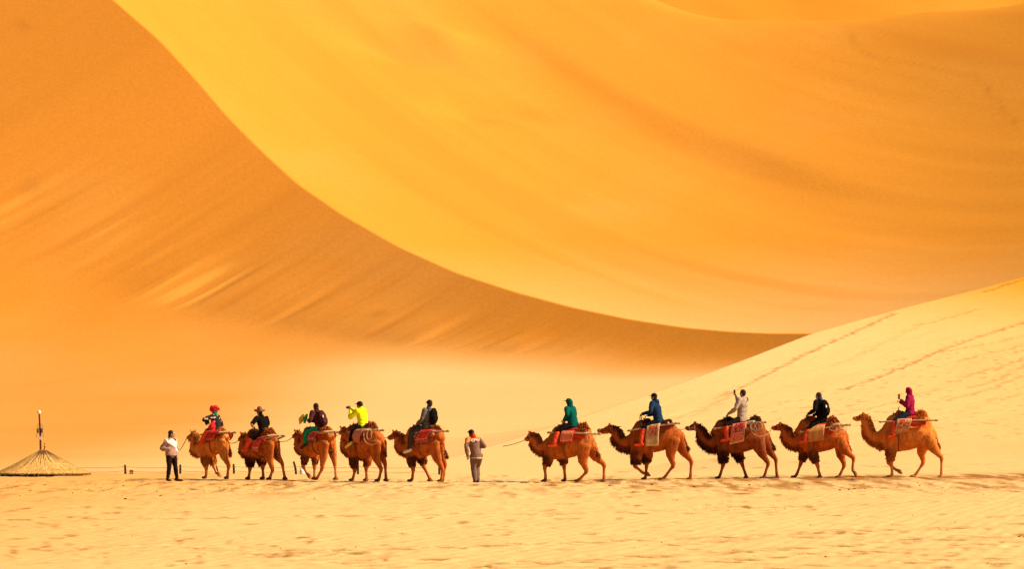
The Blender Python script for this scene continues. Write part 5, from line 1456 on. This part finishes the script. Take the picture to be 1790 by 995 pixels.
for k, nm, lab in ((7, 'r', "dark phone held up by the rider in beige"), (9, 'l', "phone held upright by the magenta hooded rider")):
    per, B, off = PERSONS[k]
    c = B['hands'][nm] + Vector((.035, 0, .085))
    pr = Matrix.Rotation(math.radians(52 if k == 7 else 40), 3, "Z")
    s = Solid().box(c, (.014, .085, .165), pr); sr = Solid().box(c - pr @ Vector((.0085, 0, 0)), (.003, .076, .155), pr)
    held("phone", B, per, off, [("case", s, M("phone_case", (.10, .045, .03) if k == 7 else (.10, .045, .03), rough=.4)), ("screen", sr, M("phone_glass", (.03, .04, .05), rough=.1, spec=.5, bump=0))], c, lab, "phone")

# saddle bag slung on the far flank of the lead camel
c = W(0, (.02, -.50, .80))
sb = empty("saddle_bag", c, ROOTS[0][0].rotation_euler.z, "dark red bag slung low on the far side of the lead camel", "bag")
s = Solid().tube([(0, 0, -.13), (0, 0, 0), (0, 0, .02)], [(.07, .15), (.08, .16), (.06, .13)], n=12)
link("bag", s.mesh("bag"), cloth("maroon_pack", (.060, .020, .022)), sb)
for dx in (-.06, .06):
    link("strap", Solid().tube([(dx, 0, 0), (dx, .06, .30), (dx, .10, .75)], [.012] * 3, n=6).mesh("strap"), M("dark_webbing", (.05, .028, .02)), sb)

# ------------------------------------------------------------------ lead ropes
ROPE = M("brown_rope", (.16, .085, .045), scale=50)
LROPE = M("pale_rope", (.50, .37, .22), scale=60)
def nose(i):
    return W(i, CAMEL_POSES[i]['nose']) + Vector((0, 0, -.03))
for i in range(1, 10):
    if i == 5: continue
    q = CAMEL_POSES[i - 1]['pole'][1]
    tgt = W(i - 1, (q[0] + .16, .30, q[2] - .02))
    if i in (6, 8): tgt = W(i - 1, (CAMEL_POSES[i - 1]['tail'][0][0] - .02, .05, CAMEL_POSES[i - 1]['tail'][0][2] - .02))
    pts = [p - tgt for p in sag(nose(i), tgt, .05 + .16 * ((i * 7) % 4) / 3, seed=i, jit=.008)]
    o = wire("lead_rope", pts, .013, ROPE if i % 3 else LROPE, loc=tgt)
    names = ["", "second camel to the lead camel", "third camel to the cowboy hat rider's camel", "neon yellow rider's camel to the tan one ahead", "last camel of the left group to the one ahead", "", "dark maned camel to the golden brown one ahead", "darkest camel to the dark maned one ahead", "rust brown camel to the darkest one ahead", "last pale camel to the rust brown one ahead"]
    tag(o, "lead rope from the " + names[i], "rope", "lead ropes between the camels")
a = nose(5); tgt = a + Vector((-.70, .1, -.20))
o = wire("lead_rope", [p - tgt for p in sag(a, tgt, .03)], .013, ROPE, loc=tgt)
tag(o, "short loose lead rope pointing forward from the camel of the teal hooded rider", "rope", "lead ropes between the camels")

# ------------------------------------------------------------------ the two handlers on foot
gx, gy = -11.22, 118.9
rot = math.radians(-42)
hl_ = empty("person", (gx, gy, ground_z(gx, gy)), rot, "handler in pale jacket and black trousers standing before the lead camel", "person", "camel handlers on foot")
J = dict(hip=(0, 0, .88), neck=(-.02, 0, 1.36), head=(.03, .01, 1.53), lhand=(.05, .22, .76), rhand=(.17, -.17, 1.03),
         lknee=(.05, .15, .47), lankle=(.03, .24, .085), ltoe=(.20, .30, .04), rknee=(.04, -.11, .47), rankle=(-.01, -.13, .085), rtoe=(.16, -.18, .04),
         rpole=(-.45, -.40, -1), lpole=(-.4, .3, 0))
def two_tone():
    m, nt, b = new_mat("cream_and_mauve_cloth")
    tc = N(nt, "ShaderNodeTexCoord"); sp = N(nt, "ShaderNodeSeparateXYZ"); nt.links.new(tc.outputs["Object"], sp.inputs[0])
    no = N(nt, "ShaderNodeTexNoise", Scale=8.0, Detail=4.0); nt.links.new(tc.outputs["Object"], no.inputs["Vector"])
    low = mixc(nt, no.outputs[0], (.22, .12, .10), (.44, .28, .24))
    top = mixc(nt, no.outputs[0], (.62, .55, .50), (.80, .75, .70))
    h = math_(nt, 'SUBTRACT', sp.outputs[2], math_(nt, 'ADD', math_(nt, 'MULTIPLY', sp.outputs[1], -.55), math_(nt, 'MULTIPLY', no.outputs[0], .10)))
    nt.links.new(mixc(nt, math_(nt, 'GREATER_THAN', h, 1.08), low, top), b.inputs["Base Color"])
    bp = N(nt, "ShaderNodeBump", Strength=1.0, Distance=.02); nt.links.new(no.outputs[0], bp.inputs["Height"]); nt.links.new(bp.outputs[0], b.inputs["Normal"])
    return m
w = dict(curl=.8, tilt=-.15, garments=[('jacket', two_tone(), {'hem': .05, 'loose': .042, 'collar': 1}), ('trousers', DARKT(), {'loose': .016}), ('shoe', M("dark_shoe", (.05, .018, .015)), {}), ('hair', HAIRB(), {'long': 1})])
BH = make_person(hl_, J, w, (0, 0, 0), Vector((1, 0, 0)), Vector((.8, .6, 0)))
bpy.context.view_layer.update()
mh = hl_.matrix_basis
pts = [mh @ (BH['neck'] + Vector((.06, -.12, .0))), mh @ (BH['neck'] + Vector((.0, .10, .03)))]
a = mh @ (BH['neck'] + Vector((.10, .16, -.03))); b_ = nose(0)
m1 = a.lerp(b_, .28) + Vector((0, 0, -.36)); m2 = a.lerp(b_, .55) + Vector((0, 0, -.26))
allp = pts + [a, a.lerp(m1, .5) + Vector((-.02, 0, -.05)), m1, m2, b_]
o = wire("lead_rope", [q - a for q in allp], .012, M("black_rope", (.03, .022, .018)), loc=a)
tag(o, "dark lead rope from the standing handler's shoulder to the lead camel", "rope", "lead ropes between the camels")

gx, gy = -1.18, 114.6
rot = math.radians(99)
h2 = empty("person", (gx, gy, ground_z(gx, gy)), rot, "handler in brown uniform with orange yoke walking away between the two groups", "person", "camel handlers on foot")
J = dict(hip=(.0, -.05, .86), neck=(.10, .03, 1.44), head=(.17, .09, 1.575), lhand=(.0, .22, .82), rhand=(.26, -.17, 1.15),
         lknee=(.06, .03, .47), lankle=(-.02, .0, .085), ltoe=(.16, .02, .04), rknee=(.20, -.10, .50), rankle=(.02, -.10, .10), rtoe=(.2, -.12, .06),
         rpole=(-.2, -.55, -1), lpole=(-.5, .3, 0))
def uniform():
    m, nt, b = new_mat("uniform_cloth")
    tc = N(nt, "ShaderNodeTexCoord"); sp = N(nt, "ShaderNodeSeparateXYZ"); nt.links.new(tc.outputs["Object"], sp.inputs[0])
    no = N(nt, "ShaderNodeTexNoise", Scale=9.0, Detail=4.0); nt.links.new(tc.outputs["Object"], no.inputs["Vector"])
    base = mixc(nt, no.outputs[0], (.13, .070, .054), (.29, .155, .118))
    # orange yoke over the shoulders, slanting down to the left arm
    h = math_(nt, 'ADD', sp.outputs[2], math_(nt, 'MULTIPLY', sp.outputs[1], .35))
    col = mixc(nt, math_(nt, 'GREATER_THAN', h, 1.385), base, (.72, .24, .06))
    hem = math_(nt, 'LESS_THAN', math_(nt, 'ABSOLUTE', math_(nt, 'SUBTRACT', sp.outputs[2], .80)), .012)
    col = mixc(nt, hem, col, (.70, .48, .36))
    nt.links.new(col, b.inputs["Base Color"])
    return m
w = dict(curl=.8, garments=[('jacket', uniform(), {'hem': .10, 'loose': .036}), ('trousers', cloth("brown_trousers", (.155, .088, .070)), {'loose': .028}), ('shoe', M("dark_shoe", (.05, .018, .015)), {}), ('hair', HAIRB()), ('cap', cloth("black_cap", (.013, .009, .009))), ('scarf', cloth("red_orange_scarf", (.58, .05, .02)))])
B2 = make_person(h2, J, w, (0, 0, 0), Vector((1, 0, 0)), Vector((.85, .5, 0)))
# white lettering across the back
cu = bpy.data.curves.new("lettering", 'FONT'); cu.body = "CPW"; cu.size = .125; cu.extrude = .004; cu.align_x = 'CENTER'
cu.offset = .004
tmp = bpy.data.objects.new("lettering_src", cu); COL.objects.link(tmp)
tm = bpy.data.meshes.new_from_object(tmp.evaluated_get(bpy.context.evaluated_depsgraph_get()))
bpy.data.objects.remove(tmp)
lt = link("lettering", tm, M("white_print", (.78, .70, .62), bump=0), h2)
cpos = B2['chest'] - B2['fw'] * .172 + Vector((0, -.02, .06))
up2 = (B2['neck'] - B2['hip']).normalized()
xax = -B2['lf']; 
zax = xax.cross(up2).normalized()
lt.matrix_basis = Matrix.Translation(cpos) @ Matrix((xax, up2, zax)).transposed().to_4x4()

# ------------------------------------------------------------------ thatched hut
def build_hut():
    cx, cy = -16.75, 129.0
    gz = ground_z(cx, cy)
    R, H = 1.66, .86
    hut = empty("thatched_hut", (cx, cy, gz), 0, "low conical straw hut with a ragged brown eave at the left edge", "hut")
    V, F = [], []
    n, mrow = 72, 12
    for r_ in range(mrow):
        t = r_ / (mrow - 1)
        for j in range(n):
            a = 2 * math.pi * j / n
            rr = R * (.03 + .97 * t) * (1 + .02 * math.sin(5 * a + 1) + .012 * random.uniform(-1, 1))
            z = .06 + H * (1 - t) ** 1.12 + .025 * random.uniform(-1, 1) * t
            V.append((rr * math.cos(a), rr * math.sin(a), z))
    for r_ in range(mrow - 1):
        for j in range(n):
            F.append((r_ * n + j, (r_ + 1) * n + j, (r_ + 1) * n + (j + 1) % n, r_ * n + (j + 1) % n))
    m, nt, b = new_mat("straw_thatch")
    b.inputs["Roughness"].default_value = .8
    tc = N(nt, "ShaderNodeTexCoord"); no = N(nt, "ShaderNodeTexNoise", Scale=7.0, Detail=6.0)
    nt.links.new(tc.outputs["Object"], no.inputs["Vector"])
    col = mixc(nt, ramp(nt, no.outputs[0], [(.35, 0.0), (.65, 1.0)]), (.66, .38, .10), (.86, .56, .19))
    nt.links.new(col, b.inputs["Base Color"])
    link("thatch", raw_mesh("thatch", V, F), m, hut)
    # loose straw laid down the cone
    r = np.random.default_rng(8)
    cnt = 5600
    a = r.uniform(0, 2 * math.pi, cnt); t0 = r.uniform(0, .9, cnt) ** .7; ln = r.uniform(.25, .65, cnt)
    t1 = np.minimum(t0 + ln, 1.04)
    def pt(t, aa, up): return np.stack([R * (.03 + .97 * t) * np.cos(aa), R * (.03 + .97 * t) * np.sin(aa), .075 + up + H * np.maximum(1 - t, 0) ** 1.12 - .10 * np.maximum(t - 1, 0)], 1)
    a2 = a + r.normal(0, .022, cnt)
    lift = r.uniform(.0, .03, cnt)
    p, q = pt(t0, a, lift * .3), pt(t1, a2, lift)
    w_ = r.uniform(.005, .011, (cnt, 1))
    tang = np.stack([-np.sin(a), np.cos(a), 0 * a], 1) * w_
    VV = np.stack([p - tang, p + tang, q + tang * .6, q - tang * .6], 1).reshape(-1, 3)
    me = raw_mesh("straw", VV.tolist(), [(4 * k, 4 * k + 1, 4 * k + 2, 4 * k + 3) for k in range(cnt)], False)
    m2, nt, b = new_mat("loose_straw")
    tc = N(nt, "ShaderNodeTexCoord"); no = N(nt, "ShaderNodeTexNoise", Scale=16.0, Detail=3.0); nt.links.new(tc.outputs["Object"], no.inputs["Vector"])
    nt.links.new(mixc(nt, ramp(nt, no.outputs[0], [(.38, 0.0), (.62, 1.0)]), (.58, .29, .06), (.90, .60, .21)), b.inputs["Base Color"])
    tag(link("loose_straw", me, m2, hut), kind='stuff')
    # seams where bundles meet, visible as dark radial lines on the right flank
    for k in range(30):
        aa = -math.pi / 2 + (k - 7) * .085 + random.uniform(-.02, .02)
        if k % 3 == 2: continue
        pts = [(R * (.03 + .97 * t) * math.cos(aa + .05 * t), R * (.03 + .97 * t) * math.sin(aa + .05 * t), .082 + H * (1 - t) ** 1.12) for t in np.linspace(.06, 1.0, 7)]
        sd = Solid().tube(pts, [(.020, .020)] * 7, n=5)
        link("binding_cane", sd.mesh("binding_cane"), M("dark_cane", (.14, .06, .02), scale=30), hut)
    ev = Solid()
    for j in range(64):
        aa = 2 * math.pi * j / 64
        rr = R * (1.005 + random.uniform(-.02, .02))
        ev.tube([(rr * math.cos(aa - .06), rr * math.sin(aa - .06), .055 + random.uniform(-.02, .02)), (rr * math.cos(aa + .06), rr * math.sin(aa + .06), .055 + random.uniform(-.02, .02))], [(.03, .026)] * 2, n=6)
    link("eave", ev.mesh("eave"), M("brown_eave", (.28, .10, .03), scale=25, bump=.01), hut)
    for (dx, wv, h) in ((-1.05, .17, .10), (-.80, .22, .09), (-.34, .10, .06), (-.08, .08, .09), (.05, .09, .12)):
        fx = dx; fy = -math.sqrt(max(R * R - dx * dx, .1)) - .04
        st = Solid().ball((fx, fy, -.01), (wv * .55, .10, h), None, 9, 6)
        link("base_stone", st.mesh("base_stone"), M("dark_stone", (.06, .022, .014), scale=15, bump=.02), hut)
    fn = Solid().tube([(.07, -.03, H), (.09, -.03, H + .12), (.085, -.03, H + .2)], [.05, .04, .015], n=8)
    fn.ball((.09, -.03, H + .17), (.055, .05, .045)); fn.ball((.085, -.03, H + .27), (.03, .03, .06))
    link("finial", fn.mesh("finial"), M("straw_finial", (.52, .27, .06), scale=30), hut)
    # pole with lamp and loudspeakers behind the peak
    px, py = cx - .14, cy + .35
    pole = empty("lamp_pole", (px, py, ground_z(px, py)), 0, "dark pole with white lamp and small loudspeakers rising behind the straw hut", "pole")
    z0 = 0.0
    top = 2.2 - (724 - 724) / 6318 * py + (0) - ground_z(px, py)
    zt = 2.2 - (721.5 - 724) / 6318 * py - ground_z(px, py)
    link("post", Solid().tube([(0.02, 0, 0), (0.015, 0, 1.2), (-.03, 0, zt - .03)], [.040, .036, .030], n=9).mesh("post"), M("dark_post", (.085, .022, .016), scale=20), pole)
    lm = Solid().ball((-.035, -.01, zt + .01), (.065, .065, .075), None, 12, 8)
    link("lamp_globe", lm.mesh("lamp_globe"), M("white_globe", (.80, .76, .66), rough=.4, bump=0), pole)
    zs = 2.2 - (753.5 - 724) / 6318 * py - ground_z(px, py)
    for sd in (-1, 1):
        sp = Solid().box((.075 * sd - .005, -.03, zs), (.07, .09, .15)); sp.tube([(.075 * sd, -.08, zs), (.075 * sd, -.10, zs)], [.028, .03], n=10)
        link("loudspeaker", sp.mesh("loudspeaker", (0, 0, 0), False), M("grey_speaker", (.10, .08, .085), rough=.6), pole)
    zd = 2.2 - (766.5 - 724) / 6318 * py - ground_z(px, py)
    fl = Solid().box((.01, -.06, zd), (.14, .05, .10), Matrix.Rotation(.35, 3, 'Y')); fl.box((.01, -.02, zd), (.05, .06, .05))
    link("floodlight", fl.mesh("floodlight", (0, 0, 0), False), M("white_lamp_face", (.80, .72, .55), rough=.4, bump=0), pole)
    for sd in (-1, 1):
        wr = Solid().tube([(.01, -.03, zd), (.11 * sd, -.03, zd + .02), (.13 * sd, -.03, zd + .12), (.03 * sd, -.02, zd + .19)], [.007] * 4, n=5)
        link("bracket_wire", wr.mesh("bracket_wire"), M("dark_iron", (.03, .025, .022)), pole)
        wr = Solid().tube([(-.05 * sd, -.03, zs + .07), (-.10 * sd, -.03, zs + .15), (-.04 * sd, -.02, zs + .25)], [.007] * 3, n=5)
        link("cable", wr.mesh("cable"), M("dark_iron", (.03, .025, .022)), pole)
build_hut()

# ------------------------------------------------------------------ low rope fence behind the caravan
FY = 130.2
posts = [(-13.93, "post at the left end of the low rope fence, beside the small slatted board", .33, .01), (-11.95, "fence post just right of the standing handler", .34, .0), (-10.62, "fence post behind the lead camel's legs", .33, .06),
         (-10.02, "fence post in the gap behind the lead camel", .36, .01), (-7.80, "leaning fence post beside the white bag", .45, .06), (-5.55, "fence post behind the neon yellow rider's camel", .40, .0), (-2.62, "last fence post, behind the hind legs of the last camel of the left group", .36, .0)]
for x, lab, h, lean in posts:
    z = ground_z(x, FY)
    o = link("fence_post", Solid().tube([(lean * .5, 0, -.12), (0, 0, h * .5), (-lean, 0, h)], [.040, .040, .038], n=9).mesh("fence_post"), M("dark_post_wood", (.045, .016, .010), scale=18, bump=.01), None, (x, FY, z))
    tag(o, lab, "post", "posts of the low rope fence")
xs = [-16.0] + [p_[0] for p_ in posts] 
for nm, f, lab in (("fence_rope", .86, "upper rope of the low fence"), ("fence_rope", .40, "lower rope of the low fence")):
    pts = []
    for a_, b2 in zip(xs[:-1], xs[1:]):
        for k in range(6):
            t = k / 6
            x = a_ + (b2 - a_) * t
            h = .34 * f
            pts.append(Vector((x, FY - .045, ground_z(x, FY) + h - .05 * 4 * t * (1 - t) * min(1, (b2 - a_) / 2.5))))
    o = wire(nm, [q - pts[0] for q in pts], .008, M("fence_rope_brown", (.30, .15, .06), scale=60), loc=pts[0])
    tag(o, lab + " strung behind the left half of the caravan", "rope")
sx = -13.70
sg = empty("slatted_board", (sx, FY - .1, ground_z(sx, FY - .1)), 0, "small brown slatted board beside the leftmost fence post", "sign")
for k in range(3):
    link("slat", Solid().box((0, 0, .045 + k * .055), (.135 - .008 * k, .02, .040), Matrix.Rotation(.04 * (k - 1), 3, 'Y')).mesh("slat", (0, 0, 0), False), M("sign_wood", (.20, .07, .025), scale=22), sg)
for sd in (-1, 1):
    link("leg", Solid().box((sd * .055, .02, .07), (.022, .02, .20)).mesh("leg", (0, 0, 0), False), M("sign_wood", (.20, .07, .025)), sg)
bx = -7.58
bag = Solid().ball((0, 0, .09), (.085, .08, .11), None, 12, 8); bag.ball((.03, 0, .07), (.08, .07, .09)); bag.tube([(-.01, 0, .17), (-.015, 0, .23)], [.03, .045], n=8)
tag(link("white_sack", bag.fused("white_sack", .014), cloth("white_sack_cloth", (.80, .76, .70)), None, (bx, FY + .1, ground_z(bx, FY))), "small white sack on the sand beside the leaning fence post", "sack")

# ------------------------------------------------------------------ litter on the track
def build_pebbles():
    r = random.Random(21)
    s = Solid()
    def lump(x, y, sz):
        z = ground_z(x, y)
        b = len(s.V)
        n = 6
        for lv, rr in ((-.3, .8), (.35, 1.0), (.95, .55)):
            for j in range(n):
                a = 2 * math.pi * j / n + lv
                q = rr * sz * r.uniform(.75, 1.2)
                s.V.append(Vector((x + q * 1.25 * math.cos(a), y + q * math.sin(a), z + lv * sz * .7)))
        for lv in range(2):
            for j in range(n):
                s.F.append((b + lv * n + j, b + lv * n + (j + 1) % n, b + (lv + 1) * n + (j + 1) % n, b + (lv + 1) * n + j))
        s.F.append(tuple(b + 2 * n + j for j in range(n)))
    for k in range(520):
        x = r.uniform(-20, 20); y = r.gauss(109 + .12 * x, 8.5)
        if not 62 < y < 129: continue
        lump(x, y, r.uniform(.008, .020) if r.random() < .93 else r.uniform(.022, .036))
    for k in range(60):
        x = r.uniform(-9, 9); y = r.uniform(52, 92)
        lump(x, y, r.uniform(.008, .018))
    me = s.mesh("dung_and_pebbles", (0, 0, 0), False)
    tag(link("dung_and_pebbles", me, M("dark_dung", (.060, .028, .014), scale=30, bump=.006)), kind='stuff')
build_pebbles()
